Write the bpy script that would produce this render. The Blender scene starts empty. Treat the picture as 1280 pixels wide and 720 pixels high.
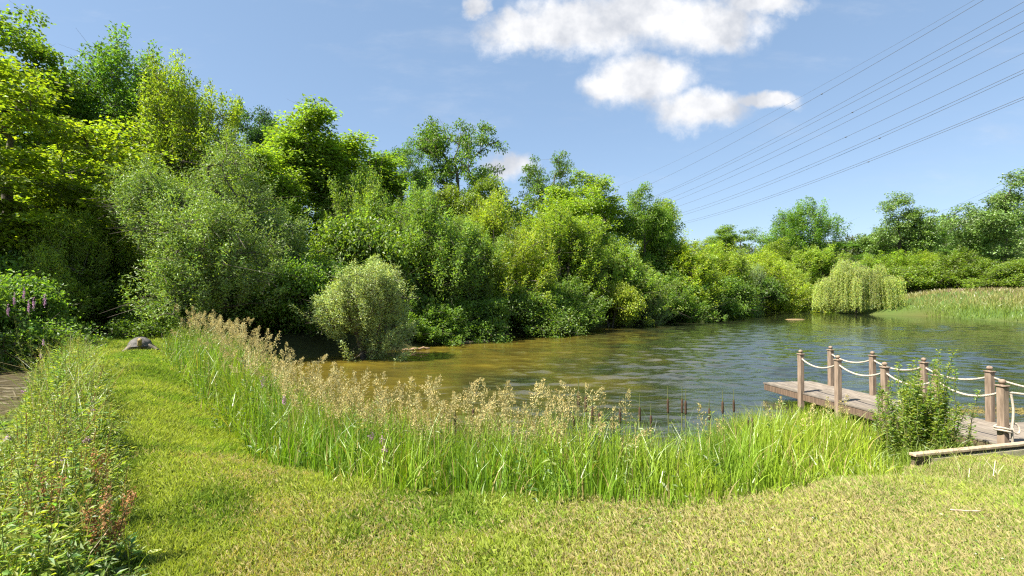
import bpy, math, random
import numpy as np
from mathutils import Vector, Matrix

# ------------------------------------------------------------------ camera, sky, sun, exposure
scene = bpy.context.scene
COL = scene.collection
R = math.radians
CAMZ, FPX, HY = 1.7, 640.0, 370.0            # eye height; focal length and horizon row of a 1280 wide picture

cam_d = bpy.data.cameras.new("camera")
cam_d.lens = 18.0
cam_d.sensor_width = 36.0
cam_d.clip_start = 0.05
cam_d.clip_end = 6000.0
cam = bpy.data.objects.new("camera", cam_d)
COL.objects.link(cam)
cam.location = (0, 0, CAMZ)
cam.rotation_euler = (R(90.9), 0, 0)
scene.camera = cam

SUN_EL, SUN_AZ = 54.0, -117.0                 # azimuth clockwise from +Y
sd = Vector((math.sin(R(SUN_AZ)) * math.cos(R(SUN_EL)), math.cos(R(SUN_AZ)) * math.cos(R(SUN_EL)), math.sin(R(SUN_EL))))
sun_l = bpy.data.lights.new("sun", 'SUN')
sun_l.energy = 5.0
sun_l.angle = R(0.53)
sun_l.color = (1.0, 0.95, 0.87)
sun = bpy.data.objects.new("sun", sun_l)
COL.objects.link(sun)
sun.rotation_euler = (-sd).to_track_quat('-Z', 'Y').to_euler()

scene.view_settings.view_transform = 'Standard'
scene.view_settings.look = 'None'
scene.view_settings.gamma = 1.0
scene.view_settings.use_curve_mapping = False
scene.view_settings.exposure = 1.58
SKY_STRENGTH = 0.122
scene.render.engine = 'CYCLES'
cy = scene.cycles
cy.max_bounces = 9
cy.diffuse_bounces = 6
cy.glossy_bounces = 3
cy.transmission_bounces = 4
cy.transparent_max_bounces = 6
cy.caustics_reflective = False
cy.caustics_refractive = False
cy.sample_clamp_indirect = 6.0
cy.use_denoising = False
cy.filter_width = 1.25

world = bpy.data.worlds.new("World")
scene.world = world
world.use_nodes = True
nt = world.node_tree
nt.nodes.clear()


def N(tree, typ, **kw):
    n = tree.nodes.new(typ)
    for k, v in kw.items():
        if k == 'inp':
            for kk, vv in v.items():
                n.inputs[kk].default_value = vv
        else:
            setattr(n, k, v)
    return n


def math_n(tree, op, a, b=None, clamp=False):
    n = tree.nodes.new('ShaderNodeMath')
    n.operation = op
    n.use_clamp = clamp
    for i, v in enumerate((a, b)):
        if v is None:
            continue
        if isinstance(v, (int, float)):
            n.inputs[i].default_value = v
        else:
            tree.links.new(v, n.inputs[i])
    return n.outputs[0]


L = nt.links.new
sky = N(nt, 'ShaderNodeTexSky', sky_type='NISHITA', sun_disc=False)
sky.sun_elevation = R(SUN_EL)
sky.sun_rotation = R(SUN_AZ % 360)
sky.altitude = 100
sky.air_density = 1.0
sky.dust_density = 0.5
sky.ozone_density = 2.2
tc = N(nt, 'ShaderNodeTexCoord')
sep = N(nt, 'ShaderNodeSeparateXYZ')
L(tc.outputs['Generated'], sep.inputs[0])
ysafe = math_n(nt, 'MAXIMUM', sep.outputs[1], 0.05)
u = math_n(nt, 'DIVIDE', sep.outputs[0], ysafe)
v = math_n(nt, 'DIVIDE', sep.outputs[2], ysafe)
comb = N(nt, 'ShaderNodeCombineXYZ')
L(u, comb.inputs[0])
L(v, comb.inputs[1])
# ragged edges: warp the gnomonic sky coordinates, then cut blobs of vapour out of them
nz = N(nt, 'ShaderNodeTexNoise', inp={'Scale': 7.0, 'Detail': 7.0, 'Roughness': 0.62})
L(comb.outputs[0], nz.inputs['Vector'])
wsub = N(nt, 'ShaderNodeVectorMath', operation='SUBTRACT')
L(nz.outputs['Color'], wsub.inputs[0])
wsub.inputs[1].default_value = (0.5, 0.5, 0.5)
wsc = N(nt, 'ShaderNodeVectorMath', operation='SCALE')
L(wsub.outputs[0], wsc.inputs[0])
wsc.inputs['Scale'].default_value = 0.10
wadd = N(nt, 'ShaderNodeVectorMath', operation='ADD')
L(comb.outputs[0], wadd.inputs[0])
L(wsc.outputs[0], wadd.inputs[1])
BLOBS = [(655, 42, 82, 34), (722, 26, 100, 55), (800, 15, 135, 62), (890, 22, 105, 50), (955, 2, 75, 24),
         (800, 96, 88, 44), (880, 138, 86, 36), (955, 126, 58, 17), (760, 100, 50, 24), (598, 8, 20, 20), (632, 206, 44, 20),
         (690, -60, 160, 70), (850, -60, 200, 70), (1400, -120, 150, 60), (-250, 120, 130, 50), (1500, 250, 120, 26)]
field = None
for (bx, by, ax, ay) in BLOBS:
    s = N(nt, 'ShaderNodeVectorMath', operation='SUBTRACT')
    L(wadd.outputs[0], s.inputs[0])
    s.inputs[1].default_value = ((bx - 640) / FPX, (HY - by) / FPX, 0)
    m = N(nt, 'ShaderNodeVectorMath', operation='MULTIPLY')
    L(s.outputs[0], m.inputs[0])
    m.inputs[1].default_value = (FPX / ax, FPX / ay, 0)
    ln = N(nt, 'ShaderNodeVectorMath', operation='LENGTH')
    L(m.outputs[0], ln.inputs[0])
    f = math_n(nt, 'SUBTRACT', 1.0, ln.outputs['Value'])
    field = f if field is None else math_n(nt, 'MAXIMUM', field, f)
nz2 = N(nt, 'ShaderNodeTexNoise', inp={'Scale': 11.0, 'Detail': 10.0, 'Roughness': 0.62})
L(comb.outputs[0], nz2.inputs['Vector'])
fn = math_n(nt, 'MULTIPLY', math_n(nt, 'SUBTRACT', nz2.outputs['Fac'], 0.5), 1.25)
fsum = math_n(nt, 'ADD', field, fn)
mr = N(nt, 'ShaderNodeMapRange', interpolation_type='SMOOTHSTEP')
mr.inputs['From Min'].default_value = 0.0
mr.inputs['From Max'].default_value = 0.66
L(fsum, mr.inputs['Value'])
# thin cirrus veil
nz3 = N(nt, 'ShaderNodeTexNoise', inp={'Scale': 3.0, 'Detail': 9.0, 'Roughness': 0.65})
mp3 = N(nt, 'ShaderNodeMapping')
mp3.inputs['Scale'].default_value = (0.8, 2.6, 1)
mp3.inputs['Rotation'].default_value = (0, 0, 0.35)
L(comb.outputs[0], mp3.inputs['Vector'])
L(mp3.outputs[0], nz3.inputs['Vector'])
mr3 = N(nt, 'ShaderNodeMapRange', interpolation_type='SMOOTHSTEP')
mr3.inputs['From Min'].default_value = 0.50
mr3.inputs['From Max'].default_value = 0.80
mr3.inputs['To Max'].default_value = 0.24
L(nz3.outputs['Fac'], mr3.inputs['Value'])
dens = math_n(nt, 'MAXIMUM', mr.outputs[0], mr3.outputs[0])
front = N(nt, 'ShaderNodeMapRange')
front.inputs['From Min'].default_value = 0.06
front.inputs['From Max'].default_value = 0.2
L(sep.outputs[1], front.inputs['Value'])
dens = math_n(nt, 'MULTIPLY', dens, front.outputs[0])
nz4 = N(nt, 'ShaderNodeTexNoise', inp={'Scale': 9.0, 'Detail': 5.0, 'Roughness': 0.55})
mp4 = N(nt, 'ShaderNodeMapping')
mp4.inputs['Location'].default_value = (0.05, 0.04, 0.3)
L(comb.outputs[0], mp4.inputs['Vector'])
L(mp4.outputs[0], nz4.inputs['Vector'])
cr = N(nt, 'ShaderNodeValToRGB')
cr.color_ramp.elements[0].position = 0.36
cr.color_ramp.elements[0].color = (1.8, 1.9, 2.1, 1)
cr.color_ramp.elements[1].position = 0.58
cr.color_ramp.elements[1].color = (2.95, 2.95, 2.98, 1)
L(nz4.outputs['Fac'], cr.inputs['Fac'])
tintn = N(nt, 'ShaderNodeMix', data_type='RGBA', blend_type='MULTIPLY')
tintn.inputs[0].default_value = 1.0
hs = N(nt, 'ShaderNodeHueSaturation', inp={'Saturation': 0.86, 'Value': 0.64})
L(sky.outputs[0], hs.inputs['Color'])
even = N(nt, 'ShaderNodeMix', data_type='RGBA')
even.inputs[0].default_value = 0.52
L(hs.outputs[0], even.inputs[6])
even.inputs[7].default_value = (0.76, 1.30, 2.08, 1)
L(even.outputs[2], tintn.inputs[6])
tintn.inputs[7].default_value = (0.98, 0.97, 0.96, 1)
mixc = N(nt, 'ShaderNodeMix', data_type='RGBA')
L(dens, mixc.inputs[0])
L(tintn.outputs[2], mixc.inputs[6])
L(cr.outputs['Color'], mixc.inputs[7])
bg = N(nt, 'ShaderNodeBackground')
bg.inputs['Strength'].default_value = SKY_STRENGTH
L(mixc.outputs[2], bg.inputs['Color'])
out = N(nt, 'ShaderNodeOutputWorld')
L(bg.outputs[0], out.inputs[0])

# ------------------------------------------------------------------ helpers
rng = np.random.default_rng(7)


def unit(a):
    return a / np.maximum(np.linalg.norm(a, axis=-1, keepdims=True), 1e-9)


def mesh_np(name, V, F, mat, tint=None, smooth=False):
    """V (n,3), F (m,k) one face size, or a list of such arrays."""
    Fs = F if isinstance(F, list) else [F]
    Fs = [np.asarray(f, dtype=np.int32) for f in Fs if len(f)]
    me = bpy.data.meshes.new(name)
    V = np.asarray(V, dtype=np.float32)
    me.vertices.add(len(V))
    me.vertices.foreach_set('co', V.ravel())
    nl = sum(f.size for f in Fs)
    nf = sum(len(f) for f in Fs)
    me.loops.add(nl)
    me.loops.foreach_set('vertex_index', np.concatenate([f.ravel() for f in Fs]))
    me.polygons.add(nf)
    tot = np.concatenate([np.full(len(f), f.shape[1], dtype=np.int32) for f in Fs])
    me.polygons.foreach_set('loop_start', np.concatenate([[0], np.cumsum(tot)[:-1]]).astype(np.int32))
    if smooth:
        me.polygons.foreach_set('use_smooth', np.ones(nf, dtype=bool))
    else:
        me.polygons.foreach_set('use_smooth', np.zeros(nf, dtype=bool))
    me.update(calc_edges=True)
    if tint is not None:
        c = np.ones((len(V), 4), dtype=np.float32)
        c[:, :3] = tint
        at = me.attributes.new('tint', 'FLOAT_COLOR', 'POINT')
        at.data.foreach_set('color', c.ravel())
    if mat is not None:
        me.materials.append(mat)
    return me


def link(name, me, parent=None, loc=None):
    o = bpy.data.objects.new(name, me)
    COL.objects.link(o)
    if parent is not None:
        o.parent = parent
    if loc is not None:
        o.location = loc
    return o


def tag(o, label=None, cat=None, group=None, kind=None):
    if label:
        o['label'] = label
    if cat:
        o['category'] = cat
    if group:
        o['group'] = group
    if kind:
        o['kind'] = kind
    return o


def thing(name, label, cat, loc=(0, 0, 0), rz=0.0, group=None):
    o = bpy.data.objects.new(name, None)
    o.empty_display_size = 0.2
    COL.objects.link(o)
    o.location = loc
    o.rotation_euler = (0, 0, rz)
    return tag(o, label, cat, group)


class Geo:
    """collects vertices, faces and colours of many small pieces into one mesh"""

    def __init__(s):
        s.V, s.F, s.T, s.n = [], {}, [], 0

    def add(s, V, F, T=None):
        V = np.asarray(V, dtype=np.float32)
        F = np.asarray(F, dtype=np.int64) + s.n
        s.V.append(V)
        s.F.setdefault(F.shape[1], []).append(F)
        if T is None:
            T = (1, 1, 1)
        s.T.append(np.broadcast_to(np.asarray(T, dtype=np.float32), V.shape))
        s.n += len(V)

    def mesh(s, name, mat, smooth=False):
        return mesh_np(name, np.concatenate(s.V), [np.concatenate(f) for f in s.F.values()], mat, np.concatenate(s.T), smooth)


def leaves(P, D, Nn, Ln, Wd, T, fold=0.18, droop=0.12):
    """one folded rhombus per leaf"""
    n = len(P)
    Ln = np.broadcast_to(np.asarray(Ln, dtype=float), (n,))[:, None]
    Wd = np.broadcast_to(np.asarray(Wd, dtype=float), (n,))[:, None]
    D = unit(D)
    S = unit(np.cross(D, Nn))
    U = np.cross(S, D)
    mid = P + D * Ln * 0.45
    v = np.stack([P, mid + S * Wd * .5 + U * Wd * fold, P + D * Ln - U * Ln * droop, mid - S * Wd * .5 + U * Wd * fold], 1).reshape(-1, 3)
    f = np.arange(4 * n).reshape(n, 4)
    return v, f, np.repeat(np.broadcast_to(T, (n, 3)), 4, axis=0)


def blades(P, Hh, Wd, lean, bend, T, seg=4, tipT=None, face=None):
    """grass blades: tapered strips that lean and bend. P (n,3)"""
    n = len(P)
    az = rng.uniform(0, 2 * np.pi, n)
    d = np.stack([np.cos(az), np.sin(az), np.zeros(n)], 1)
    fa = rng.uniform(0, 2 * np.pi, n) if face is None else face
    s = np.stack([np.cos(fa), np.sin(fa), np.zeros(n)], 1)
    rows, cols = [], []
    for k in range(seg + 1):
        t = k / seg
        ang = lean + bend * t * t
        c = P + np.stack([np.zeros(n), np.zeros(n), Hh * t * np.cos(ang * 0.6)], 1) + d * (Hh * t * np.sin(ang))[:, None]
        w = Wd * (1 - t ** 1.6) * (0.55 + 0.9 * min(1, t * 2.5) * 0.5) + 0.0004
        rows.append(c - s * (w * .5)[:, None])
        rows.append(c + s * (w * .5)[:, None])
        tc_ = T if tipT is None else T * (1 - t) + tipT * t
        cols += [tc_, tc_]
    V = np.stack(rows, 1).reshape(-1, 3)
    C = np.stack(cols, 1).reshape(-1, 3)
    m = 2 * (seg + 1)
    base = (np.arange(n) * m)[:, None, None]
    q = np.array([[2 * k, 2 * k + 1, 2 * k + 3, 2 * k + 2] for k in range(seg)])[None]
    return V, (base + q).reshape(-1, 4), C


def tubes(P0, P1, R0, R1, sides=6):
    """many separate tapered prisms"""
    P0, P1 = np.asarray(P0, float), np.asarray(P1, float)
    n = len(P0)
    R0 = np.broadcast_to(R0, (n,))
    R1 = np.broadcast_to(R1, (n,))
    A = unit(P1 - P0)
    ref = np.where(np.abs(A[:, 2:3]) > 0.9, np.array([[1., 0, 0]]), np.array([[0, 0, 1.]]))
    X = unit(np.cross(A, ref))
    Y = np.cross(A, X)
    a = np.arange(sides) / sides * 2 * np.pi
    ring = np.cos(a)[None, :, None] * X[:, None] + np.sin(a)[None, :, None] * Y[:, None]
    v0 = P0[:, None] + ring * R0[:, None, None]
    v1 = P1[:, None] + ring * R1[:, None, None]
    V = np.concatenate([v0, v1], 1).reshape(-1, 3)
    i = np.arange(sides)
    j = (i + 1) % sides
    q = np.stack([i, j, j + sides, i + sides], 1)
    F = ((np.arange(n) * 2 * sides)[:, None, None] + q[None]).reshape(-1, 4)
    return V, F


def polytube(pts, rad, sides=8, cap=True):
    """one continuous tube along a polyline"""
    pts = np.asarray(pts, float)
    n = len(pts)
    rad = np.broadcast_to(np.asarray(rad, float), (n,))
    tan = unit(np.gradient(pts, axis=0))
    ref = np.array([0.3, 0.2, 1.0]) if abs(tan[0, 2]) < 0.9 else np.array([1.0, 0.1, 0])
    a = np.arange(sides) / sides * 2 * np.pi
    X = unit(np.cross(tan, ref))
    Y = np.cross(tan, X)
    V = pts[:, None] + (np.cos(a)[None, :, None] * X[:, None] + np.sin(a)[None, :, None] * Y[:, None]) * rad[:, None, None]
    V = V.reshape(-1, 3)
    i = np.arange(sides)
    j = (i + 1) % sides
    F = np.concatenate([np.stack([i, j, j + sides, i + sides], 1) + k * sides for k in range(n - 1)])
    if cap:
        V = np.concatenate([V, pts[:1], pts[-1:]])
        t1 = np.stack([j, i, np.full(sides, n * sides), np.full(sides, n * sides)], 1)
        t2 = np.stack([i + (n - 1) * sides, j + (n - 1) * sides, np.full(sides, n * sides + 1)], 1)
        return V, [F, t1[:, :3], t2]
    return V, [F]


def box(cx, cy_, cz, sx, sy, sz, bev=0.0, rz=0.0):
    """bevelled box as verts, faces (bevel by shrinking the top and bottom rings)"""
    b = bev
    prof = [(-.5 * sz, b), (-.5 * sz + b, 0), (.5 * sz - b, 0), (.5 * sz, b)] if b else [(-.5 * sz, 0), (.5 * sz, 0)]
    V = []
    c, s = math.cos(rz), math.sin(rz)
    for z, ins in prof:
        hx, hy = sx / 2 - ins, sy / 2 - ins
        k = min(b, hx * .5, hy * .5) if b else 0
        ring = [(-hx, -hy + k), (-hx + k, -hy), (hx - k, -hy), (hx, -hy + k), (hx, hy - k), (hx - k, hy), (-hx + k, hy), (-hx, hy - k)] if b else \
            [(-hx, -hy), (hx, -hy), (hx, hy), (-hx, hy)]
        for x, y in ring:
            V.append((cx + c * x - s * y, cy_ + s * x + c * y, cz + z))
    m = 8 if b else 4
    F = []
    for k in range(len(prof) - 1):
        for i in range(m):
            j = (i + 1) % m
            F.append((k * m + i, k * m + j, (k + 1) * m + j, (k + 1) * m + i))
    caps = [list(range(m))[::-1], [(len(prof) - 1) * m + i for i in range(m)]]
    return np.array(V), np.array(F), np.array(caps)


def gbox(g, *a, T=None, **k):
    V, F, C = box(*a, **k)
    n = g.n
    g.add(V, F, T)
    g.F.setdefault(C.shape[1], []).append(C.astype(np.int64) + n)


def vnoise(x, y, seed=0):
    r = np.random.default_rng(seed).random((256, 256))
    xi, yi = np.floor(x).astype(int), np.floor(y).astype(int)
    fx, fy = x - xi, y - yi
    fx, fy = fx * fx * (3 - 2 * fx), fy * fy * (3 - 2 * fy)
    g = lambda a, b: r[a % 256, b % 256]
    return (g(xi, yi) * (1 - fx) + g(xi + 1, yi) * fx) * (1 - fy) + (g(xi, yi + 1) * (1 - fx) + g(xi + 1, yi + 1) * fx) * fy


def fbm(x, y, sc=1.0, oct=4, seed=0):
    s, a, t = 0, 1.0, 0
    for k in range(oct):
        s = s + a * vnoise(x * sc * 2 ** k + 17.3 * k + 1000, y * sc * 2 ** k - 9.1 * k + 1000, seed + k)
        t += a
        a *= .55
    return s / t


def sstep(a, b, x):
    t = np.clip((x - a) / (b - a), 0, 1)
    return t * t * (3 - 2 * t)


# ------------------------------------------------------------------ materials
def new_mat(name):
    m = bpy.data.materials.new(name)
    m.use_nodes = True
    m.node_tree.nodes.clear()
    return m, m.node_tree


def leaf_mat(name, trans=0.54, tmul=(1.3, 1.35, 0.5), gloss=0.035, rough=0.5, back=None):
    m, t = new_mat(name)
    l = t.links.new
    at = N(t, 'ShaderNodeAttribute', attribute_name='tint')
    oi = N(t, 'ShaderNodeObjectInfo')
    mx = N(t, 'ShaderNodeMix', data_type='RGBA', blend_type='MULTIPLY')
    mx.inputs[0].default_value = 1
    l(at.outputs['Color'], mx.inputs[6])
    l(oi.outputs['Color'], mx.inputs[7])
    col = mx.outputs[2]
    tm = N(t, 'ShaderNodeMix', data_type='RGBA', blend_type='MULTIPLY')
    tm.inputs[0].default_value = 1
    l(col, tm.inputs[6])
    tm.inputs[7].default_value = (*tmul, 1)
    dcol = col
    if back is not None:                       # pale downy underside of the leaf
        ge = N(t, 'ShaderNodeNewGeometry')
        bm_ = N(t, 'ShaderNodeMix', data_type='RGBA')
        l(ge.outputs['Backfacing'], bm_.inputs[0])
        l(col, bm_.inputs[6])
        bm_.inputs[7].default_value = (*back, 1)
        dcol = bm_.outputs[2]
    d = N(t, 'ShaderNodeBsdfDiffuse')
    l(dcol, d.inputs['Color'])
    tr = N(t, 'ShaderNodeBsdfTranslucent')
    l(tm.outputs[2], tr.inputs['Color'])
    m1 = N(t, 'ShaderNodeMixShader')
    m1.inputs[0].default_value = trans
    l(d.outputs[0], m1.inputs[1])
    l(tr.outputs[0], m1.inputs[2])
    gl = N(t, 'ShaderNodeBsdfGlossy')
    gl.inputs['Roughness'].default_value = rough
    m2 = N(t, 'ShaderNodeMixShader')
    m2.inputs[0].default_value = gloss
    l(m1.outputs[0], m2.inputs[1])
    l(gl.outputs[0], m2.inputs[2])
    o = N(t, 'ShaderNodeOutputMaterial')
    l(m2.outputs[0], o.inputs[0])
    return m


def noise_mat(name, c0, c1, scale=8.0, rough=0.85, bump=0.4, stretch=(1, 1, 1), detail=6, lo=0.35, hi=0.65, tint=False, bdist=0.02):
    m, t = new_mat(name)
    l = t.links.new
    tcn = N(t, 'ShaderNodeTexCoord')
    mp = N(t, 'ShaderNodeMapping')
    mp.inputs['Scale'].default_value = stretch
    l(tcn.outputs['Object'], mp.inputs[0])
    n1 = N(t, 'ShaderNodeTexNoise', inp={'Scale': scale, 'Detail': detail, 'Roughness': .6})
    l(mp.outputs[0], n1.inputs['Vector'])
    r_ = N(t, 'ShaderNodeValToRGB')
    r_.color_ramp.elements[0].position = lo
    r_.color_ramp.elements[0].color = (*c0, 1)
    r_.color_ramp.elements[1].position = hi
    r_.color_ramp.elements[1].color = (*c1, 1)
    l(n1.outputs['Fac'], r_.inputs[0])
    col = r_.outputs[0]
    if tint:
        at = N(t, 'ShaderNodeAttribute', attribute_name='tint')
        mx = N(t, 'ShaderNodeMix', data_type='RGBA', blend_type='MULTIPLY')
        mx.inputs[0].default_value = 1
        l(col, mx.inputs[6])
        l(at.outputs['Color'], mx.inputs[7])
        col = mx.outputs[2]
    p = N(t, 'ShaderNodeBsdfPrincipled')
    p.inputs['Roughness'].default_value = rough
    l(col, p.inputs['Base Color'])
    if bump:
        b = N(t, 'ShaderNodeBump')
        b.inputs['Strength'].default_value = bump
        b.inputs['Distance'].default_value = bdist
        l(n1.outputs['Fac'], b.inputs['Height'])
        l(b.outputs[0], p.inputs['Normal'])
    o = N(t, 'ShaderNodeOutputMaterial')
    l(p.outputs[0], o.inputs[0])
    return m


M_LEAF = leaf_mat('leaf')
M_SILVER = leaf_mat('silver_leaf', trans=0.32, tmul=(1.3, 1.3, 0.5), gloss=0.05, back=(0.27, 0.35, 0.13))
M_GRASS = leaf_mat('grass_blade', trans=0.38, tmul=(1.3, 1.35, 0.4), gloss=0.05, rough=0.42)
M_DRY = leaf_mat('dry_plume', trans=0.35, tmul=(1.1, 1.05, 0.9), gloss=0.02)
M_BARK = noise_mat('bark', (0.045, 0.035, 0.024), (0.13, 0.105, 0.075), 6, .9, .8, (3, 3, .6))
M_STEM = noise_mat('herb_stem', (0.06, 0.09, 0.02), (0.14, 0.13, 0.04), 5, .8, 0)
M_TIMBER = noise_mat('weathered_timber', (0.135, 0.095, 0.062), (0.275, 0.20, 0.138), 9, .85, .35, (2.5, 2.5, .35), tint=True, bdist=.006)
M_DECK = noise_mat('deck_timber', (0.112, 0.090, 0.066), (0.225, 0.187, 0.143), 7, .85, .3, (4, .5, 4), tint=True, bdist=.005)
M_ROPE = noise_mat('rope_fibre', (0.30, 0.25, 0.185), (0.47, 0.41, 0.32), 60, .9, .6, bdist=.006)
M_STONE = noise_mat('carved_shell', (0.05, 0.045, 0.037), (0.15, 0.135, 0.11), 14, .8, .7, tint=True, bdist=.015)
M_CABLE = noise_mat('cable_metal', (0.085, 0.09, 0.105), (0.11, 0.115, 0.13), 5, .6, 0)

# ------------------------------------------------------------------ terrain
WATER_Z, DITCH_Z = -0.90, -0.48
POND = np.array([(-10.2, 18.6), (-8.6, 15.6), (-6.6, 12.6), (-4.4, 9.4), (-2.6, 7.3), (-0.4, 6.3), (1.8, 6.3), (3.6, 7.4), (5.0, 8.8), (6.4, 9.0), (8, 8.5),
                 (10, 7.8), (16, 6.5), (35, 8), (47, 22), (49.5, 40), (51, 52), (53.5, 62), (54.5, 68), (51, 71.8), (48.6, 73.5), (48.2, 76), (49.8, 79), (56, 84), (66, 100),
                 (70, 121), (52, 106), (40, 93), (28, 78), (20, 62), (15, 50), (10.5, 45.5), (6.5, 41), (3, 36.5), (0, 33), (-3.6, 28.5), (-5.6, 25), (-8, 21.8), (-10.2, 20.4)])
DITCH = np.array([(-8.0, 7.3), (-8.7, 8.8), (-10.2, 11.2), (-12.7, 14.6), (-17, 15.6), (-22, 14), (-24, 8), (-13, 5.6), (-9.5, 6.0)])


def sdf(poly, x, y):
    """signed distance, negative inside"""
    x, y = np.asarray(x, float), np.asarray(y, float)
    d = np.full(x.shape, 1e9)
    ins = np.zeros(x.shape, bool)
    n = len(poly)
    for i in range(n):
        (ax, ay), (bx, by) = poly[i], poly[(i + 1) % n]
        ex, ey = bx - ax, by - ay
        t = np.clip(((x - ax) * ex + (y - ay) * ey) / (ex * ex + ey * ey), 0, 1)
        d = np.minimum(d, np.hypot(x - ax - t * ex, y - ay - t * ey))
        c = ((ay > y) != (by > y)) & (x < ex * (y - ay) / (ey if abs(ey) > 1e-9 else 1e-9) + ax)
        ins ^= c
    return np.where(ins, -d, d)


def ground(x, y):
    x, y = np.asarray(x, float), np.asarray(y, float)
    dp = sdf(POND, x, y)
    z = np.where(dp > 0, WATER_Z + 0.9 * sstep(-0.35, 2.3, dp), WATER_Z - np.minimum(1.3, 0.05 - dp * 0.3))
    z = np.where((dp <= 0) & (dp > -0.5), WATER_Z + 0.9 * sstep(-0.35, 2.3, dp) - 0.1 * np.clip(-dp / .5, 0, 1) * 2, z)
    z = np.where(dp > 0, z - 0.48 * sstep(2.2, 5.6, x) * sstep(3.4, 6.3, y) * (1 - sstep(14, 22, y)) * sstep(0, 1.5, dp), z)
    dd = sdf(DITCH, x, y)
    zd = np.where(dd > 0, DITCH_Z + 1.2 * sstep(-0.25, 2.0, dd), DITCH_Z - np.minimum(.6, .06 - dd * .3))
    z = np.minimum(z, zd)
    # wooded slope to the left of and behind the pond, gentle rise on the right bank
    left = sstep(6, 46, dp) * sstep(14, 34, y) * (1 - sstep(0, 60, x - 0.9 * y + 24))
    z = z + 6.0 * left
    z = z + 2.1 * sstep(1.0, 12, dp) * sstep(30, 48, y) * sstep(40, 48, x)
    # low hill far behind the right bank
    z = z + 26 * np.exp(-(((x - 215) / 75) ** 2 + ((y - 205) / 60) ** 2)) + 9 * np.exp(-(((x - 30) / 90) ** 2 + ((y - 230) / 60) ** 2))
    z = z + 0.03 * (fbm(x, y, .8, 3, 3) - .5) * np.clip(dp, 0, 1)
    return z


def gz(x, y):
    return float(ground(np.array([x]), np.array([y]))[0])


def axis(lo, hi, fine_lo, fine_hi, step, grow=1.13):
    a = list(np.arange(fine_lo, fine_hi, step))
    s, p = step, fine_hi
    while p < hi:
        a.append(p)
        s *= grow
        p += s
    a.append(hi)
    s, p, b = step, fine_lo, []
    while p > lo:
        s *= grow
        p -= s
        b.append(p)
    b.append(lo)
    return np.array(sorted(set(b + a)))


xs, ys = axis(-900, 900, -15, 12, .16), axis(-60, 1500, 1.5, 19, .16)
GX, GY = np.meshgrid(xs, ys)
GZ = ground(GX, GY)
nx, ny = len(xs), len(ys)
ii = np.arange(nx * ny).reshape(ny, nx)
GF = np.stack([ii[:-1, :-1], ii[:-1, 1:], ii[1:, 1:], ii[1:, :-1]], -1).reshape(-1, 4)

m, t = new_mat('soil_and_turf')
l = t.links.new
ge = N(t, 'ShaderNodeNewGeometry')
n1 = N(t, 'ShaderNodeTexNoise', inp={'Scale': 0.9, 'Detail': 8, 'Roughness': .65})
n2 = N(t, 'ShaderNodeTexNoise', inp={'Scale': 26, 'Detail': 6, 'Roughness': .7})
l(ge.outputs['Position'], n1.inputs['Vector'])
l(ge.outputs['Position'], n2.inputs['Vector'])
r1 = N(t, 'ShaderNodeValToRGB')
r1.color_ramp.elements[0].position = .3
r1.color_ramp.elements[0].color = (0.095, 0.13, 0.025, 1)
r1.color_ramp.elements[1].position = .7
r1.color_ramp.elements[1].color = (0.21, 0.22, 0.07, 1)
l(n2.outputs['Fac'], r1.inputs[0])
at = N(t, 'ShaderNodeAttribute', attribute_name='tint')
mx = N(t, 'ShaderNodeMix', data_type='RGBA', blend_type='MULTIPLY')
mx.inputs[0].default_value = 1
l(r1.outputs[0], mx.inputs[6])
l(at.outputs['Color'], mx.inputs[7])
p = N(t, 'ShaderNodeBsdfPrincipled')
p.inputs['Roughness'].default_value = .95
p.inputs['Specular IOR Level'].default_value = .15
l(mx.outputs[2], p.inputs['Base Color'])
b = N(t, 'ShaderNodeBump')
b.inputs['Strength'].default_value = .7
b.inputs['Distance'].default_value = .03
l(n2.outputs['Fac'], b.inputs['Height'])
l(b.outputs[0], p.inputs['Normal'])
o = N(t, 'ShaderNodeOutputMaterial')
l(p.outputs[0], o.inputs[0])
M_SOIL = m

dpg = sdf(POND, GX, GY)
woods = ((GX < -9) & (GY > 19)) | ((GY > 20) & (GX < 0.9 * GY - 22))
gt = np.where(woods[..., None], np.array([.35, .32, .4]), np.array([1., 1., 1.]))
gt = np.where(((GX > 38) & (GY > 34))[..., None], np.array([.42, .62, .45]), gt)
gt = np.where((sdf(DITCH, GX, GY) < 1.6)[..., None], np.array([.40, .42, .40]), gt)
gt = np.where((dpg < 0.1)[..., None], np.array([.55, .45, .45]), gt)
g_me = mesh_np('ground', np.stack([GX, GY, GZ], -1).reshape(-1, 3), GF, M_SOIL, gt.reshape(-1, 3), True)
tag(link('ground', g_me), kind='structure')


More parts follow.
